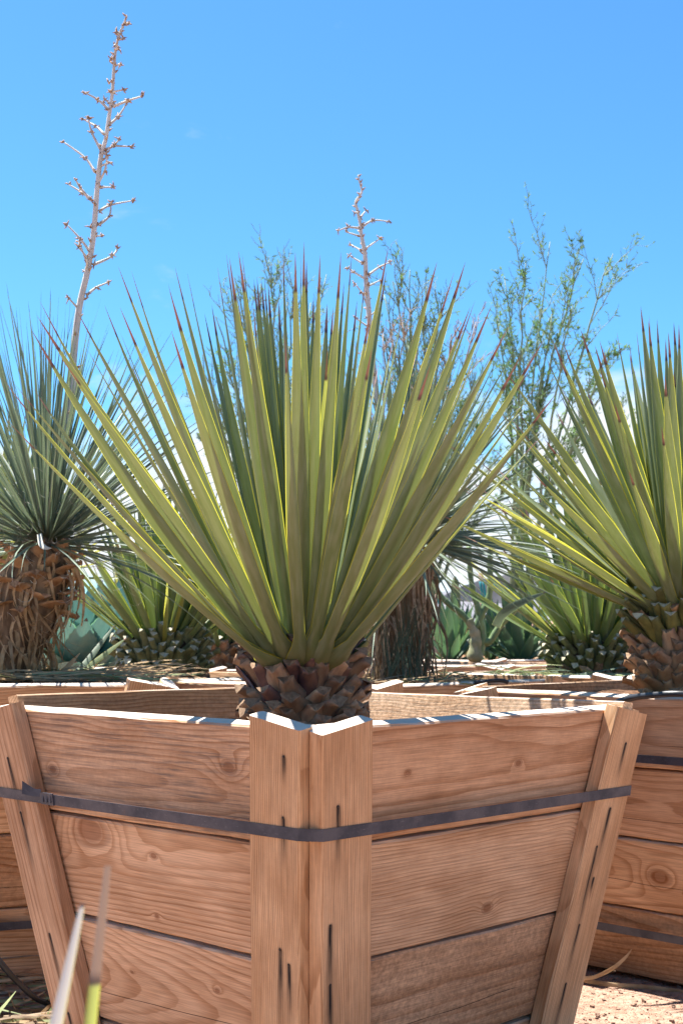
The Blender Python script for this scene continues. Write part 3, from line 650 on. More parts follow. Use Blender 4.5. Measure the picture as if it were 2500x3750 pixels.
# ---- the big yucca in the front box: leaf tips measured on the photo, (px, py, front 1 / back -1)
def main_yucca():
    D0 = MAINC[1] - .01; soil = V((at(1112, 2400, D0).x, D0, MAINH - .14))
    root = thing('yucca', 'big olive-green yucca with yellow-edged sword leaves in the front planter box', 'yucca', soil)
    r = random.Random(31)
    crown = at(1112, 2395, D0) - soil; h = crown.z
    lo_, mi_, to_ = .078, .112, .108
    trunk_part(root, h, lo_, mi_, to_)
    def sets(q, r):
        if q > .86: return B_GREEN if r.random() < .6 else B_PURP
        if q > .55: return B_PURP if r.random() < .4 else B_BROWN
        return B_BROWN
    bases(root, 135, h + .0, lo_, mi_, to_, sets, r, (30, 54), (.88, 1.15))
    S = 1.5944
    tips = [(5, 868, 1), (34, 882, -1), (18, 966, 1), (86, 726, 1), (92, 692, -1), (72, 756, 1), (136, 814, 1), (176, 712, -1), (276, 706, 1), (276, 762, -1), (294, 818, -1), (76, 890, -1),
            (272, 612, 1), (302, 622, -1), (386, 650, -1), (402, 612, -1), (390, 668, 1), (394, 760, 1), (430, 625, -1), (500, 615, -1), (520, 583, -1), (527, 592, 1), (548, 578, 1), (556, 583, -1),
            (583, 640, -1), (590, 636, -1), (600, 640, -1), (607, 638, -1), (616, 652, -1), (650, 572, -1), (678, 580, 1), (690, 580, -1), (698, 556, 1), (704, 600, -1), (735, 586, 1),
            (783, 580, 1), (808, 580, -1), (790, 650, -1), (655, 768, 1), (892, 565, 1), (887, 622, -1), (852, 705, 1), (854, 800, 1), (765, 705, -1), (930, 690, -1), (1003, 602, 1), (986, 668, -1),
            (1042, 626, 1), (1068, 602, 1), (988, 838, 1), (1128, 702, 1), (1168, 748, 1), (1112, 760, -1), (1196, 815, 1), (1248, 780, 1), (1243, 868, -1), (1276, 904, 1), (1218, 846, -1),
            (905, 770, -1), (870, 830, -1), (960, 800, -1), (1060, 780, -1), (470, 720, -1), (560, 690, -1), (850, 745, -1), (1010, 720, -1), (640, 690, -1), (720, 680, -1), (340, 740, -1), (200, 800, -1),
            (1140, 860, -1), (1090, 690, -1), (450, 800, -1), (240, 700, -1), (820, 690, -1), (1180, 905, -1)]
    Lf = 1.13; cr = V((0, 0, crown.z - .02)) + soil
    o_ = V((0, 0, CAMZ))
    for (tx, ty, sg) in tips:
        p1 = at(tx * S, ty * S, 1.0); d = p1 - o_
        # intersect the sight line with the sphere the tips lie on
        oc = o_ - cr; Lr = Lf * r.uniform(.97, 1.03)
        A_ = d.dot(d); B_ = 2 * oc.dot(d); C_ = oc.dot(oc) - Lr * Lr; q = B_ * B_ - 4 * A_ * C_
        t = -B_ / (2 * A_) if q <= 0 else (-B_ - sg * math.sqrt(q)) / (2 * A_)
        P = o_ + d * t - soil
        dv = P - (cr - soil); el = math.asin(max(-1, min(1, dv.z / dv.length))); rho = V((dv.x, dv.y, 0)); rho = rho.normalized() if rho.length > 1e-4 else V((0, -1, 0))
        b = V((0, 0, crown.z - .035 + .07 * (el - .5))) + rho * (.128 * max(0.0, math.cos(el)) ** .55 + .008)
        bow = r.uniform(-.02, .035); mid = (b + P) / 2 + V((0, 0, -bow)) + rho * (.02 * math.cos(el))
        cl_ = b + (P - b) * .5 + (mid - (b + P) / 2) * 2
        pth = lambda v, b=b, c=cl_, P=P: b * (1 - v) ** 2 + c * (2 * v * (1 - v)) + P * v * v
        dd = (P - b).normalized(); roll = r.gauss(0, .22); tw = r.gauss(0, .30)
        ref = V((0, 0, .75)) - rho * .8; Y = (ref - dd * ref.dot(dd)).normalized(); Y = Y + V((0, .6 * abs(rho.x), 0)); Y = (Y - dd * Y.dot(dd)).normalized(); Y = Matrix.Rotation(roll, 3, dd) @ Y
        def nf(v, Y=Y, dd=dd, tw=tw): return Matrix.Rotation(tw * v, 3, dd) @ Y
        def sf(v, nf=nf, dd=dd): return nf(v).cross(dd).normalized()
        off = b.copy()
        me = leaf_mesh(lambda v: pth(v) - off, sf, nf, r.uniform(.0165, .0205), LEAF, r.uniform(.4, .65))
        ob('leaf', me, root, Matrix.Translation(off))
    # inner and rear leaves behind those
    rosette(root, 16, 1.02, crown + V((0, .02, 0)), r, .10, 52, 88, power=.8)
main_yucca()

def cut_yucca(label, base, h, radii, n_base, sets, n_leaf, L_, r_seed, emin=10, emax=88, tilt=(26, 52), bsc=(.8, 1.1), leaves=None, yellow=.02, lean=V((0, 0, 0))):
    root = thing('yucca', label, 'yucca', base); r = random.Random(r_seed)
    trunk_part(root, h, *radii, lean=lean)
    bases(root, n_base, h, *radii, sets, r, tilt, bsc, lean)
    rosette(root, n_leaf, L_, V((0, 0, h)) + lean, r, radii[2] * .9, emin, emax, leaves=leaves, yellow=yellow)
    return root
# tall-trunked yucca at the right edge
b = at(2505, 2560, 4.62)
cut_yucca('yucca on a tall scaly pineapple-like trunk at the right edge of the picture', (b.x, 4.62, .86), at(2505, 2180, 4.62).z - .86, (.120, .145, .120), 190,
          lambda q, r: (B_GREEN if r.random() < .75 else B_TAN) if q > .55 else (B_BROWN if q > .28 else B_TAN), 135, .95, 52, 22, 88, leaves=LEAFM)
b = at(2172, 2480, 7.05)
cut_yucca('squat yucca with dark green cut leaf bases behind the black hose', (b.x, 7.05, .855), .22, (.17, .205, .175), 150,
          lambda q, r: B_DG if q > .25 else B_BROWN, 100, .86, 53, 26, 88, leaves=LEAFW)
b = at(600, 2490, 6.5)
cut_yucca('yucca with knobbly dark green base and streaked leaves behind the bluish yucca', (b.x, 6.5, .86), .235, (.15, .178, .155), 150,
          lambda q, r: B_DG if q > .22 else B_BROWN, 95, .74, 54, 34, 88, leaves=LEAFW)
b = at(800, 2480, 8.35)
cut_yucca('dark shaded yucca standing behind the big one', (b.x, 8.35, .865), .20, (.15, .17, .14), 110, lambda q, r: B_DG if q > .8 else B_BROWN, 60, .62, 55, 20, 88, leaves=LEAFW)
b = at(-40, 2420, 7.4)
cut_yucca('yellow-green yucca at the left edge behind the bluish one', (b.x, 7.4, .0), at(-40, 2080, 7.4).z, (.14, .15, .12), 60, lambda q, r: B_BROWN, 90, .95, 56, 0, 88, yellow=.12)
b = at(480, 2330, 12)
cut_yucca('small yellowish yucca far back between blue agave and knobbly yucca', (b.x, 12, 0), at(480, 2330, 12).z, (.12, .13, .10), 30, lambda q, r: B_BROWN, 70, .75, 57, 5, 88,
          leaves=LEAFY + LEAFV[:1], yellow=0)

# ---- fine-leaved bluish yuccas
def thin_prof(v): return (1.5 - .7 * v / .06 if v < .06 else .8 + .2 * min(1, v / .4)) if v < .4 else max(.02, 1 - ((v - .4) / .6) ** 1.7)
TV = [0, .03, .08, .2, .4, .6, .75, .88, .95, 1]
def thin_set(hwid, mat, bends): return [canon_leaf(hwid, mat, b, sw, tw, .5, prof=thin_prof, vs=TV, ss=[-1, -.5, 0, .5, 1]) for b, sw, tw in bends]
THIN = thin_set(.0068, LEAF_BLUE, ((.0, .0, .3), (.06, .02, -.4), (-.06, -.03, .6), (-.12, .02, .2), (.03, -.02, -.6)))
THIN_DROOP = thin_set(.0068, LEAF_BLUE, ((-.22, .02, .3), (-.30, -.03, -.4), (-.16, .04, .5)))
def strip_set(mat, wid, curls):
    o = []
    for c1, c2 in curls:
        pf = lambda v, c1=c1, c2=c2: V((c2 * math.sin(v * 4) * .2, -c1 * v * v, v - .35 * c1 * v * v))
        o.append(leaf_mesh(pf, lambda v: V((math.cos(v * c2 * 3), math.sin(v * c2 * 3), 0)), lambda v: V((0, 1, 0)), wid, mat, .3, prof=lambda v: 1.1 - .7 * v, vs=[0, .15, .3, .45, .6, .8, 1], ss=[-1, 0, 1]))
    return o
DEADL = strip_set(STRAW, .032, ((.4, .2), (.9, -.3), (1.3, .4), (.6, -.5))); DEADD = strip_set(STRAW_DARK, .022, ((.3, .2), (.6, -.3), (.9, .4), (.4, -.5)))
def hair(root, crown, n, r, rad, name='fibres'):
    m = MB()
    for _ in range(n):
        d = V((r.gauss(0, 1), r.gauss(0, 1), r.gauss(.35, .8))).normalized(); p = crown + d * r.uniform(.1, rad)
        a = V((r.gauss(0, 1), r.gauss(0, 1), r.gauss(0, 1))).normalized(); c = a.orthogonal().normalized(); e = a.cross(c); R_ = r.uniform(.012, .04)
        arc = r.uniform(1.5, 4.5)
        m.tube([p + (c * math.cos(t * arc / 6) + e * math.sin(t * arc / 6)) * R_ + a * (t * .004) for t in range(7)], .0006, 3, cap=False)
    ob(name, m.me(FIBRE), root, kind='stuff')
def fine_yucca(label, base, crown_w, L_, n, r_seed, rad, emin, dead, skirt, extra=120, tan=0, droop_el=5):
    base = V(base); root = thing('yucca', label, 'yucca', base); r = random.Random(r_seed)
    crown = V(crown_w) - base; h = crown.z; lean = V((crown.x, crown.y, 0))
    trunk_part(root, h, rad * .8, rad, rad * .7, lean=lean, mat=FIBROUS)
    for i in range(n):
        q = (i + .5) / n; ph = i * 2.399963 + r.uniform(-.2, .2); el = R(emin + (88 - emin) * q) + r.gauss(0, .08)
        rho = V((math.cos(ph), math.sin(ph), 0)); d = (rho * math.cos(el) + V((0, 0, 1)) * math.sin(el)).normalized()
        ob('leaf', r.choice(THIN_DROOP if el < R(droop_el) else THIN), root, leaf_frame(d, rho, crown + rho * (rad * .45 * math.cos(el)) + V((0, 0, .1 * q)), L_ * r.uniform(.72, 1.08), r.gauss(0, .5)))
    m = MB()
    for i in range(extra):
        ph = r.uniform(0, 6.283); el = R(r.uniform(emin, 86)); rho = V((math.cos(ph), math.sin(ph), 0)); d = rho * math.cos(el) + V((0, 0, 1)) * math.sin(el)
        p = crown + rho * rad * .3; s_ = d.cross(V((r.gauss(0, 1), r.gauss(0, 1), 1))).normalized(); l_ = L_ * r.uniform(.5, .95); sag = V((0, 0, -1)) * r.uniform(-.02, .06)
        m.ribbon([p, p + d * l_ * .4, p + d * l_ * .75 + sag * .5, p + d * l_ + sag], [.005, .006, .004, .0006], s_, cup=.4, nrm=d.orthogonal().normalized())
    ob('inner_leaves', m.me(LEAF_BLUE), root, kind='stuff')
    hair(root, crown, 260, r, L_ * .5)
    if tan: bases(root, tan, h, rad * .85, rad * 1.0, rad * .75, lambda q, r: B_TAN, r, (50, 85), (.7, 1.0), lean, zlo=h * .55)
    for i in range(dead):
        q = i / dead; ph = i * 2.399963 + r.uniform(-.3, .3); rho = V((math.cos(ph), math.sin(ph), 0)); z = h * (.04 + .9 * q)
        a = r.uniform(*skirt[1]); d = (rho * math.sin(a) - V((0, 0, 1)) * math.cos(a)).normalized()
        me = r.choice(skirt[0]); s_ = r.uniform(*skirt[2])
        ob('dead_leaf', me, root, leaf_frame(d, -rho, rho * rad * .95 + V((0, 0, z)) + lean * (z / h), s_, r.gauss(0, .5)))
    return root, r
LYD = 5.05
ly, lr = fine_yucca('bluish fine-leaved yucca with tan shaggy trunk and tall dead flower stalk', (at(-5, 2500, LYD).x, LYD, .905), at(168, 2000, LYD), .86, 250, 61, .125, -8, 260,
                    (DEADL, (.12, .75), (.15, .27)), 90, 40)
CYD = 5.95
cyu, cr_ = fine_yucca('bluish fine-leaved yucca with drooping leaves and brown skirt behind the big yucca', (at(1450, 2500, CYD).x, CYD, .875), at(1490, 1990, CYD), .86, 300, 62, .118, -22, 260,
                      (DEADD, (.05, .6), (.16, .36)), 160, 0, 25)
# green rush-like blades hanging by its foot
m = MB(); r = random.Random(9)
for _ in range(48):
    p = at(r.uniform(1400, 1560), r.uniform(2470, 2500), CYD - .25 + r.uniform(-.1, .1)); t = at(r.uniform(1380, 1570), r.uniform(2180, 2350), CYD - .22)
    m.ribbon(bez(p, (p + t) / 2 + V((r.gauss(0, .03), 0, 0)), t, 5), [.0012, .002, .002, .0015, .0005], V((.9, .3, 0)))
ob('hanging_blades', m.me(plain('dark_rush_blade', (0.075, 0.11, 0.07), (0.045, 0.065, 0.045), 9)), cyu, Matrix.Translation(-V(cyu.location)), kind='stuff')

def stalk(root, depth, pts, radii, branches, seed, slope=0.0):
    """dead flower stalk measured on the photo; side branches are sub-parts"""
    r = random.Random(seed); loc = V(root.location)
    W = lambda p, dy=0: at(p[0], p[1], depth + dy) - loc
    m = MB(); path = spline([W(p) for p in pts], 5); n = len(path)
    rr = [radii[0] + (radii[1] - radii[0]) * (i / (n - 1)) ** .8 for i in range(n)]
    m.tube(path, rr, 8)
    for i in range(3, n - 1, 2):                       # node bracts up the stem
        d = V((r.gauss(0, 1), r.gauss(0, 1), .4)).normalized(); p = path[i]
        m.tube([p, p + d * rr[i] * 1.6, p + d * (rr[i] * 1.6 + .012) + V((0, 0, .004))], [rr[i] * .5, .005, .0015], 5, 1)
    st = ob('flower_stalk', m.me([STALK, POD]), root)
    for br in branches:
        dy = r.uniform(-.12, .12); P = [W(br[0])] + [W(q, dy * (k + 1) / len(br)) for k, q in enumerate(br[1:])]
        m = MB(); pp = spline(P, 4); k = len(pp); r0 = .0042 if len(br) > 2 else .0034
        m.tube(pp, [r0 * (1.5 - i / k) for i in range(k)], 5)
        for q in P[1:] + [P[0]]:
            for _ in range(7):
                d = V((r.gauss(0, 1), r.gauss(0, 1), r.gauss(.1, 1))).normalized(); l_ = r.uniform(.008, .020)
                m.tube([q, q + d * l_ * .6, q + d * l_ + V((r.gauss(0, .004), 0, r.gauss(0, .004)))], [.0024, .0032, .0010], 4, 1)
        ob('side_branch', m.me([STALK, POD]), st)
f6 = lambda L_: [tuple((100 + x * .5525, y * .5525) for x, y in b) for b in L_]
stalk(ly, LYD + .1, [(205, 1950), (240, 1600), (265, 1420), (271, 1299), (291, 1127), (321, 994), (343, 862), (357, 690), (371, 569), (387, 514), (401, 420), (412, 342), (418, 249), (426, 171), (440, 121), (453, 88), (465, 55)],
      (.0175, .003), f6([((540, 725), (470, 660), (380, 612)), ((570, 705), (680, 663), (770, 635)), ((540, 830), (605, 770), (660, 685)), ((510, 890), (460, 840), (375, 792)), ((485, 985), (430, 880), (403, 775)),
      ((520, 990), (575, 965), (612, 920)), ((575, 965), (688, 972)), ((450, 1140), (385, 1045), (240, 940)), ((465, 1220), (515, 1130), (530, 1030)), ((480, 1400), (550, 1360), (700, 1330)),
      ((430, 1330), (370, 1280), (275, 1222)), ((415, 1320), (350, 1240), (325, 1195)), ((475, 1490), (545, 1430), (555, 1340)), ((410, 1660), (350, 1580), (265, 1490)), ((395, 1740), (345, 1600)),
      ((440, 1755), (560, 1700), (598, 1650)), ((390, 1800), (395, 1710), (340, 1640)), ((395, 1955), (460, 1905), (540, 1870)), ((335, 2040), (275, 1975)), ((485, 1240), (570, 1240)),
      ((560, 610), (640, 595)), ((555, 690), (515, 660)), ((570, 530), (540, 548)), ((575, 430), (615, 428)), ((585, 330), (610, 325)), ((590, 300), (578, 295)), ((610, 260), (635, 255)), ((615, 220), (595, 210)), ((640, 165), (672, 150)),
      ((575, 390), (556, 388)), ((490, 1100), (545, 1075)), ((450, 1560), (490, 1565)), ((440, 1500), (415, 1505)), ((480, 1020), (530, 1010))]), 71)
f7 = lambda L_: [tuple((1100 + x * .829, 600 + y * .829) for x, y in b) for b in L_]
stalk(cyu, CYD + .15, [(1470, 1930), (1400, 1600), (1365, 1330), (1349, 1131), (1340, 1031), (1336, 932), (1322, 857), (1320, 824), (1307, 766), (1303, 737), (1324, 704), (1317, 670), (1311, 641)],
      (.016, .003), f7([((265, 285), (210, 280), (167, 295)), ((270, 280), (320, 250), (390, 255)), ((262, 320), (200, 300)), ((270, 385), (225, 358)), ((280, 380), (350, 330)), ((275, 440), (215, 405)),
      ((300, 490), (350, 455), (395, 435)), ((290, 510), (240, 480), (210, 460)), ((300, 540), (350, 515)), ((300, 600), (240, 530)), ((300, 640), (270, 570)), ((260, 240), (290, 205)), ((255, 215), (238, 215)),
      ((300, 680), (340, 640)), ((300, 720), (240, 680)), ((305, 780), (360, 740))]), 72)

# ------------------------------------------------------------------ agaves, succulents
def ag_prof(v): return (.75 + .25 * math.sin(min(1, v / .45) * math.pi / 2)) if v < .45 else max(.012, 1 - ((v - .45) / .55) ** 1.7)
def agave_leaf(hwid, mat, bend, cup):
    vs_ = [i / 26 for i in range(27)]
    tooth = lambda v: ag_prof(v) * (1 + (.07 if int(round(v * 26)) % 2 and .08 < v < .9 else 0))
    return canon_leaf(hwid, mat, bend, 0, 0, cup, prof=tooth, vs=vs_, ss=[-1, -.8, -.4, 0, .4, .8, 1])
AG_WIDE = [agave_leaf(.24, AGAVE, b, c) for b, c in ((.18, .4), (.05, .45), (.3, .35))]
AG_NARROW = [agave_leaf(.078, AGAVE_GREEN, b, c) for b, c in ((.1, .4), (-.05, .4), (.2, .35))]
def agave(label, loc, L_, n, leaves, seed, emin=5, emax=85):
    root = thing('agave', label, 'agave', loc); r = random.Random(seed)
    rosette(root, n, L_, V((0, 0, .05)), r, .05, emin, emax, leaves=leaves, yellow=0, lvar=.15)
    return root
p = at(270, 2475, 8.9); 
pot = MB(); pot.tube([(0, 0, 0), (0, 0, .25), (0, 0, .6), (0, 0, p.z - .03), (0, 0, p.z - .03), (0, 0, p.z), (0, 0, p.z), (0, 0, p.z - .05)], [.17, .18, .20, .22, .235, .235, .21, .205], 28)
thing('nursery_pot', 'black plastic nursery pot under the broad blue-green agave', 'pot', (p.x, 8.9, 0), me=pot.me(POT))
agave('broad blue-green agave with toothed leaves behind the tan shaggy trunk', (p.x, 8.9, p.z - .02), .58, 32, AG_WIDE, 81, 10, 80)
p2 = at(415, 2480, 9.8)
pot2 = MB(); pot2.tube([(0, 0, 0), (0, 0, .3), (0, 0, p2.z), (0, 0, p2.z), (0, 0, p2.z - .05)], [.18, .2, .22, .20, .19], 28)
thing('nursery_pot', 'black plastic nursery pot under the tall-leaved agave near the knobbly yucca', 'pot', (p2.x, 9.8, 0), me=pot2.me(POT))
agave('tall-leaved agave beside the broad one, close to the knobbly yucca', (p2.x, 9.8, p2.z - .02), .72, 22, [agave_leaf(.13, AGAVE, .05, .4), agave_leaf(.14, AGAVE, .15, .4)], 82, 25, 85)
p = at(1650, 2420, 11.5); agave('upright green agave between the brown skirt and the bottle-trunk shrub', (p.x, 11.5, .875), .52, 26, AG_NARROW, 83, 25, 86)
p = at(1905, 2420, 11.6); agave('spreading green agave between the bottle-trunk shrub and the squat yucca', (p.x, 11.6, .875), .62, 28, AG_NARROW, 84, 12, 84)
p = at(1770, 2400, 12.6); 
agave('pale upright agave farthest back behind the bottle-trunk shrub', (p.x, 12.15, .875), .50, 18, AG_NARROW, 85, 40, 86)

def bottle_shrub():
    D = 9.3; root = thing('succulent_shrub', 'green bottle-trunk shrub with bare forking stems in a distant box', 'shrub', (at(1735, 2410, D).x, D, .875)); loc = V(root.location)
    W = lambda x, y, dy=0: at(x, y, D + dy) - loc
    m = MB(); m.tube(spline([W(1737, 2425), W(1740, 2380), W(1742, 2340), W(1735, 2310), W(1722, 2285), W(1715, 2268)], 4), [.035, .052, .058, .054, .047, .043, .044, .046, .04, .036, .038, .04, .036, .033, .03, .03, .03, .03, .03, .028, .026][:21], 10)
    ob('trunk', m.me(BARK_PALE), root)
    for pts, rr, mt in (([(1722, 2285), (1680, 2240), (1640, 2210), (1600, 2165), (1570, 2110)], (.024, .016), SUCC), ([(1740, 2300), (1762, 2250), (1785, 2200), (1795, 2140), (1792, 2060), (1800, 1980)], (.026, .016), SUCC),
                    ([(1758, 2400), (1768, 2330), (1755, 2250), (1735, 2180), (1722, 2110), (1715, 2000)], (.024, .017), STALK if False else SUCC), ([(1745, 2345), (1790, 2350), (1830, 2290), (1870, 2250), (1910, 2200)], (.026, .018), SUCC)):
        m = MB(); pp = spline([W(*q) for q in pts], 5); n = len(pp); m.tube(pp, [rr[0] + (rr[1] - rr[0]) * i / n + .002 * math.sin(i * 1.9) for i in range(n)], 8)
        ob('branch', m.me(mt), root)
bottle_shrub()
def column_cactus():
    D = 15.0; b = at(1667, 2300, D); t = at(1668, 2110, D); root = thing('columnar_cactus', 'slender pale green columnar cactus far behind the bottle-trunk shrub', 'cactus', (b.x, D, 0))
    m = MB(); n = 16; zs = [0, .5, 1.0, t.z * .6, t.z * .85, t.z * .97, t.z]; rr = [.06, .065, .062, .064, .06, .04, .005]
    for i, z in enumerate(zs):
        for k in range(n):
            a = 2 * math.pi * k / n; q = rr[i] * (1 if k % 2 else .8); m.v.append(V((q * math.cos(a), q * math.sin(a), z))); m.uv.append((0, 0))
    for i in range(len(zs) - 1):
        for k in range(n): m.f.append((i * n + k, i * n + (k + 1) % n, (i + 1) * n + (k + 1) % n, (i + 1) * n + k)); m.fm.append(0)
    ob('stem', m.me(SUCC, False), root)
column_cactus()

def shade_cloth():
    D = 17.0; root = thing('shade_cloth', 'black shade cloth slung on posts with teal rope in the distance', 'shade cloth', (at(1750, 2200, D).x, D, 0)); loc = V(root.location)
    W = lambda x, y, dy=0: at(x, y, D + dy) - loc
    c = [W(1590, 2196, -1.0), W(1935, 2206, -.6), W(1990, 2080, 1.6), W(1760, 2120, 1.6)]
    m = MB(); g_ = 12
    for j in range(g_ + 1):
        for i in range(g_ + 1):
            u, v = i / g_, j / g_; p = (c[0] * (1 - u) + c[1] * u) * (1 - v) + (c[3] * (1 - u) + c[2] * u) * v
            p.z -= .18 * math.sin(math.pi * u) * math.sin(math.pi * v) + .03 * noise.noise(p * 2); m.v.append(p); m.uv.append((u, v))
    for j in range(g_):
        for i in range(g_): a = j * (g_ + 1) + i; m.f.append((a, a + 1, a + g_ + 2, a + g_ + 1)); m.fm.append(0)
    ob('cloth', m.me(SHADE), root)
    for q in c:
        m = MB(); m.tube([V((q.x, q.y, 0)), V((q.x, q.y, q.z + .08))], .035, 8); ob('post', m.me(DEAD_BARK), root)
    for a, b_ in ((W(1757, 2130, -.9), W(1768, 2230, -.9)), (W(1768, 2128, -.9), W(1775, 2215, -.9)), (W(1810, 2140, -.9), W(1880, 2160, -.7)), (c[0], c[0] + V((-.3, 0, -.25))), (c[0] + V((.02, -.02, .05)), c[0] + V((.1, -.02, -.2)))):
        m = MB(); m.tube(bez(a, (a + b_) / 2 + V((0.02, 0, -.05)), b_, 8), .014, 5); ob('rope', m.me(TEAL), root)
shade_cloth()

# ------------------------------------------------------------------ trees behind
def tree(label, px, D, tips, seed, bark=PV_BARK, leaf=PV_LEAF, leafy=1.0, cat='tree', name='desert_tree', fork=2250, nb=15, r0=.055, us=.22):
    r = random.Random(seed); b = at(px, 2300, D); root = thing(name, label, cat, (b.x, D, 0)); loc = V(root.location)
    fk = at(px, fork, D) - loc
    t = MB(); c = MB()
    t.tube([V((0, 0, -.05)), V((.03, 0, fk.z * .5)), fk], [r0 * 1.25, r0, r0 * .9], 9)
    ob('trunk', t.me(bark), root)
    def leaves(p, d, n, l_):
        for _ in range(n):
            q = (d * .6 + V((r.gauss(0, .6), r.gauss(0, .6), r.gauss(.1, .5)))).normalized(); s_ = q.cross(V((r.gauss(0, 1), r.gauss(0, 1), r.gauss(0, 1)))).normalized()
            ll = l_ * r.uniform(.5, 1.2)
            c.ribbon([p, p + q * ll * .5, p + q * ll], [.0025, .0055, .0012], s_, 1)
    for ti, (tx, ty) in enumerate(tips):
        dy = r.uniform(-.7, .7); f = fk + V((r.gauss(0, .05), r.gauss(0, .05), r.uniform(-.15, .35))); tip = f + (at(tx, ty, D + dy) - loc - f) * .91
        mid = f + (tip - f) * .5 + V((-(tip.x - f.x) * r.uniform(.05, .28), 0, r.uniform(0, .12) * (tip - f).length * .5))
        lp = bez(f, mid, tip, 14); lp = [p + V((r.gauss(0, .012), r.gauss(0, .012), 0)) * (i > 0) for i, p in enumerate(lp)]
        lm = MB(); Lr = r0 * r.uniform(.26, .40); lm.tube(lp, [Lr * (1 - i / 14) ** .9 + .0035 for i in range(14)], 6); ob('limb', lm.me(bark), root)
        ln = (tip - f).length
        for k in range(nb):
            u = r.uniform(us, 1.0) ** .8; i = min(12, int(u * 13)); p = lp[i]; d0 = (lp[i + 1] - lp[i]).normalized()
            ax = V((r.gauss(0, 1), r.gauss(0, 1), r.gauss(0, .3))); ax = (ax - d0 * ax.dot(d0)).normalized()
            d = (d0 + ax * r.uniform(.3, .75) + V((0, 0, .15))).normalized(); bl = ln * r.uniform(.07, .22) * (1.25 - .6 * u)
            bend = V((r.gauss(0, .1), r.gauss(0, .1), r.uniform(0, .2))); bp = bez(p, p + d * bl * .5, p + (d + bend) * bl, 6)
            bp = [q + V((r.gauss(0, .007), r.gauss(0, .007), r.gauss(0, .004))) * (j > 0) for j, q in enumerate(bp)]
            c.tube(bp, [.0055 - .0033 * j / 5 for j in range(6)], 4, 0, False)
            for j in range(1, 6):
                for _ in range(2):
                    ax = V((r.gauss(0, 1), r.gauss(0, 1), r.gauss(0, .5))).normalized(); td = (d * .8 + ax * .7 + V((0, 0, .15))).normalized(); tl = bl * r.uniform(.15, .42)
                    e = bp[j] + td * tl; mm = bp[j] + td * tl * .5 + V((r.gauss(0, .01), 0, r.gauss(0, .01)))
                    c.tube([bp[j], mm, e], [.0030, .0025, .0016], 3, 0, False)
                    if r.random() < leafy:
                        leaves(e, td, r.choice((2, 3, 4)), .055); leaves(mm, td, 2, .05)
            if leafy > .2: leaves(bp[5], d, 5, .06)
    ob('crown', c.me([bark, leaf]), root)
tree('twiggy green tree rising behind the left half of the big yucca', 1000, 12.5, [(850, 885), (1000, 842), (1092, 872), (1222, 902), (940, 930), (770, 1050), (705, 1200), (720, 1400), (690, 1530), (1150, 1010), (1060, 1000), (880, 1050), (820, 1200), (860, 1420), (1250, 1100)], 91, leafy=.2, nb=15)
tree('dense twiggy tree in the middle behind the dead flower spike', 1560, 12.0, [(1490, 872), (1440, 905), (1390, 980), (1622, 985), (1560, 930), (1665, 1120), (1590, 1150), (1760, 1280), (1700, 1400), (1800, 1450), (1480, 1150), (1640, 1330), (1750, 1560), (1560, 1300), (1850, 1620), (1930, 1700)], 92, leafy=.18, nb=19)
tree('tall airy feathery-leaved tree on the right against the blue sky', 1900, 13.0, [(2022, 762), (1925, 832), (1842, 905), (2272, 805), (2160, 830), (2110, 1000), (2262, 1172), (2240, 1320), (1810, 1060), (2040, 1060), (1920, 1180), (2000, 1260), (2150, 1330), (1850, 1300), (2130, 1520), (1960, 1480)], 93, leafy=.7, nb=10, us=.42)
tree('low feathery tree peeking over the yucca at the right edge', 2380, 14.0, [(2330, 1440), (2410, 1490), (2480, 1470), (2270, 1400), (2560, 1500), (2250, 1560), (2350, 1640), (2450, 1600), (2190, 1650), (2150, 1780)], 94, leafy=.9, nb=14, r0=.05)
tree('bare brown leafless shrub behind the dead flower spike', 1480, 10.5, [(1330, 1180), (1400, 1120), (1470, 1080), (1380, 1300), (1700, 1090), (1560, 1240), (1620, 1180), (1300, 1350), (1780, 1070), (1500, 1340)], 95, bark=DEAD_BARK, leafy=0.0, cat='shrub', name='bare_shrub', nb=9, r0=.028)

# ------------------------------------------------------------------ hoses, cut leaves, litter, foreground
def hose(label, pts, rad):
    m = MB(); m.tube(spline(pts, 10), rad, 10); thing('irrigation_hose', label, 'hose', me=m.me(HOSE))
hose('black irrigation hose arching over the edge of the planter box at the right', [at(2150, 2680, 4.3), at(2190, 2610, 4.25), at(2230, 2585, 4.22), at(2310, 2556, 4.15), at(2400, 2545, 4.05), at(2480, 2541, 4.0), at(2600, 2548, 3.98)], .0098)
hose('thin blue-black hose running down to the litter at lower left', [at(-90, 3380, 3.95), at(-30, 3475, 3.95), at(15, 3540, 3.95), at(70, 3600, 3.97), at(140, 3660, 4.0), at(230, 3690, 4.1)], .0085)
hose('short black hose lying on the box rim behind the big yucca', [at(1735, 2500, 5.5), at(1760, 2497, 5.5), at(1800, 2493, 5.5), at(1835, 2492, 5.5), at(1860, 2499, 5.5)], .008)

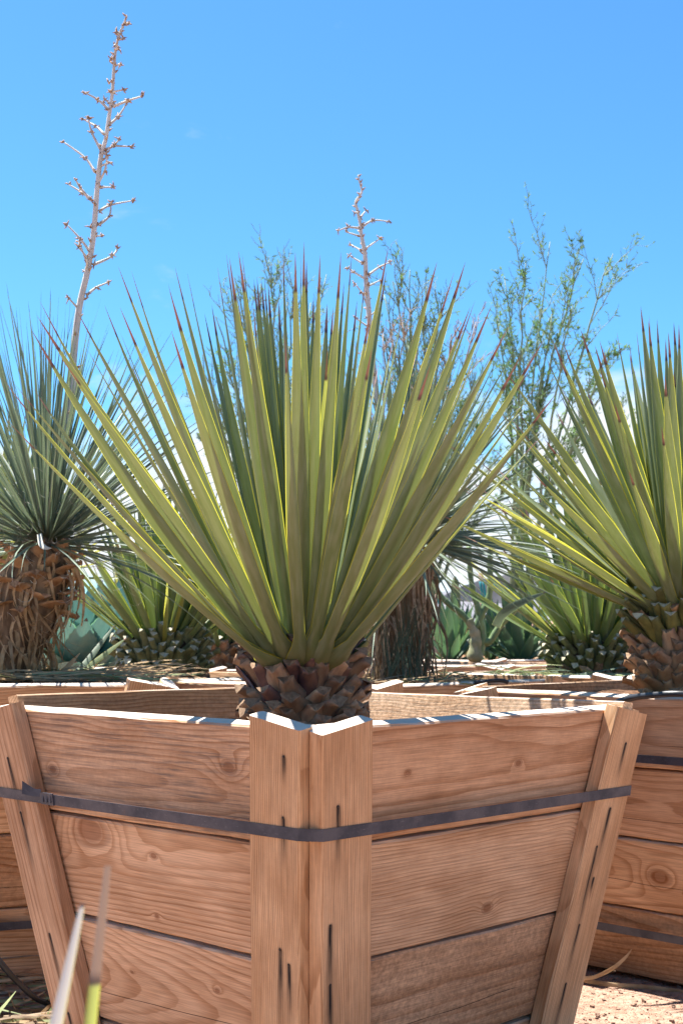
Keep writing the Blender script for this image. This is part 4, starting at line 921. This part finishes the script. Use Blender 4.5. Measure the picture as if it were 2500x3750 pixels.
def loose_leaf(label, pts, hwid, mat, D=None, name='cut_leaf', cat='leaf', cup=.35):
    P = [at(*p) for p in pts]; pth = spline(P, 6); n = len(pth); org = P[0].copy()
    m = MB(); view = V((0, -1, .2)); side = []
    for i in range(n):
        t = (pth[min(i + 1, n - 1)] - pth[max(i - 1, 0)]).normalized(); side.append(t.cross(view).normalized())
    hw_ = [hwid * (1.0 if i < n * .5 else max(.06, 1 - ((i / (n - 1) - .5) / .5) ** 1.8)) for i in range(n)]
    m.ribbon([p - org for p in pth], hw_, side, cup=cup, nrm=V((0, 1, 0)))
    return thing(name, label, cat, org, me=m.me(mat))
loose_leaf('cut blue-green leaf leaning up from the litter in front of the agaves', [(250, 2494, 5.25), (320, 2420, 5.35), (420, 2290, 5.5)], .012, LEAF_BLUE)
loose_leaf('cut green leaf with yellow edges lying aslant beside the knobbly yucca', [(260, 2490, 5.3), (360, 2415, 5.4), (465, 2335, 5.55)], .011, LEAF)
loose_leaf('dry orange-tan leaf sticking up from the litter', [(195, 2492, 5.1), (240, 2450, 5.1), (292, 2393, 5.15)], .010, STRAW)
loose_leaf('curled pale straw leaf drooping over the plank edge', [(215, 2475, 5.0), (225, 2468, 4.95), (236, 2480, 4.9), (241, 2500, 4.86)], .009, STRAW)
loose_leaf('pale curved blade hanging across the fine-leaved yucca crown', [(145, 1955, 4.8), (150, 1990, 4.75), (165, 2005, 4.72), (190, 2008, 4.72)], .009, FIBRE)
loose_leaf('bent pale blue leaf hooked over in front of the squat yucca', [(1815, 2295, 6.6), (1840, 2250, 6.55), (1900, 2210, 6.5), (1998, 2168, 6.5)], .022, LEAF_BLUE)
loose_leaf('curved straw-coloured fallen leaf rising from the ground at lower right', [(2115, 3582, 4.42), (2170, 3580, 4.40), (2240, 3548, 4.38), (2290, 3505, 4.38), (2314, 3472, 4.38)], .006, STRAW)
loose_leaf('long straight straw-coloured fallen leaf lying along the shaded ground', [(2125, 3588, 4.42), (2220, 3605, 4.38), (2350, 3615, 4.35), (2500, 3632, 4.30), (2600, 3650, 4.27)], .007, STRAW)

def litter(label, n, area, z, seed, mats, l_=(.15, .4), hw_=.003, lift=.03):
    r = random.Random(seed); m = MB()
    for _ in range(n):
        p = V((r.uniform(area[0], area[1]), r.uniform(area[2], area[3]), z + r.uniform(.002, lift))); a = r.uniform(0, math.pi); d = V((math.cos(a), math.sin(a) * .7, r.gauss(0, .07))); L_ = r.uniform(*l_)
        k = r.uniform(-.15, .15) * L_; s_ = V((-d.y, d.x, r.uniform(.2, 1.2))).normalized()
        m.ribbon(bez(p, p + d * L_ * .5 + V((0, 0, abs(k) * .5)) + s_ * k, p + d * L_, 5), [hw_ * .7, hw_, hw_, hw_ * .7, hw_ * .15], s_, r.randrange(len(mats)))
    ob('leaf_litter', m.me(mats), kind='stuff', label=label, category='litter')
litter('cut green and straw leaf litter on the box under the bluish yucca', 240, (-1.25, -.70, 4.75, 5.3), .92, 101, [GRASSM, STRAW, STRAW], (.12, .35), .004)
litter('straw litter on the box of the knobbly yucca', 130, (-1.5, -.35, 5.9, 6.6), .850, 102, [GRASSM, STRAW], (.1, .3), .004, .02)
litter('pale green cut blades heaped in front of the squat yucca', 260, (.75, 1.25, 6.45, 7.0), .85, 103, [GRASSM, LEAF_BLUE, GRASSM], (.15, .45), .004, .05)
litter('brown and straw litter in the box behind the big yucca', 200, (-.25, .6, 5.4, 6.3), .88, 104, [STRAW, STRAW_DARK, GRASSM], (.06, .3), .004)
litter('dry straw and green blades on the ground at lower left', 260, (-1.35, -.72, 3.55, 4.35), .0, 105, [STRAW, STRAW_DARK, GRASSM, STRAW], (.12, .4), .005, .05)
r = random.Random(44); m = MB()
for _ in range(120):
    c_, z_ = r.choice((((-.2, .5, 5.35, 6.2), .885), ((-1.45, -.4, 5.85, 6.5), .86), ((1.0, 1.6, 6.3, 6.8), .86), ((1.0, 1.6, 4.1, 4.6), .875)))
    a = r.uniform(0, 6.28); s_ = r.uniform(.008, .03)
    m.box((r.uniform(c_[0], c_[1]), r.uniform(c_[2], c_[3]), z_ + .008), V((math.cos(a), math.sin(a), r.gauss(0, .2))) * s_, V((-math.sin(a), math.cos(a), 0)) * s_ * .4, V((0, 0, .004)))
ob('wood_chips', m.me(ORANGE_BASE, False), kind='stuff', label='small wood chips scattered on the boxed soil', category='chips')

def foreground():
    D = .95; root = thing('yucca_seedling', 'two pale narrow leaf tips rising at the lower left in front of the planter box', 'plant', (at(190, 3750, D).x, D, 0)); loc = V(root.location)
    LPALE = leaf_material('pale_sunlit_leaf_tip', (0.62, 0.62, 0.60), (0.52, 0.53, 0.52), (0.6, 0.58, 0.5), (0.42, 0.30, 0.22), tl=.1, spine_v=.985)  # pale leaf, whitened so its colour carries the sunlight
    LTIP = leaf_material('young_leaf_long_spine', (0.30, 0.33, 0.10), (0.25, 0.30, 0.09), (0.45, 0.45, 0.12), (0.46, 0.33, 0.23), tl=.3, spine_v=.80)
    for (ext, tip, hw_, mt) in (((205, 3750), (303, 3308), .0046, LPALE), ((330, 3750), (395, 3170), .0039, LTIP)):
        W = lambda p: at(p[0], p[1], D) - loc
        T_ = W(tip); E = W(ext); X_ = T_ + (E - T_) * 2.4; B = V((0, 0, 0))
        pts = spline([B, (B + X_) * .5 + (E - T_) * -.3, X_, E, T_], 8); n = len(pts)
        pf = lambda v: pts[min(n - 1, int(v * (n - 1) + .5))]
        pr = (lambda v: 1.0 if v < .74 else 1 - .68 * (v - .74) / .26) if mt is LPALE else (lambda v: 1.0 if v < .78 else max(.55, 1 - (v - .78) / .22 * .45))
        ob('leaf', leaf_mesh(pf, lambda v: V((1, .2, 0)), lambda v: V((0, 1, 0)), hw_, mt, .5, prof=pr, vs=[i / (n - 1) for i in range(n)]), root)
foreground()
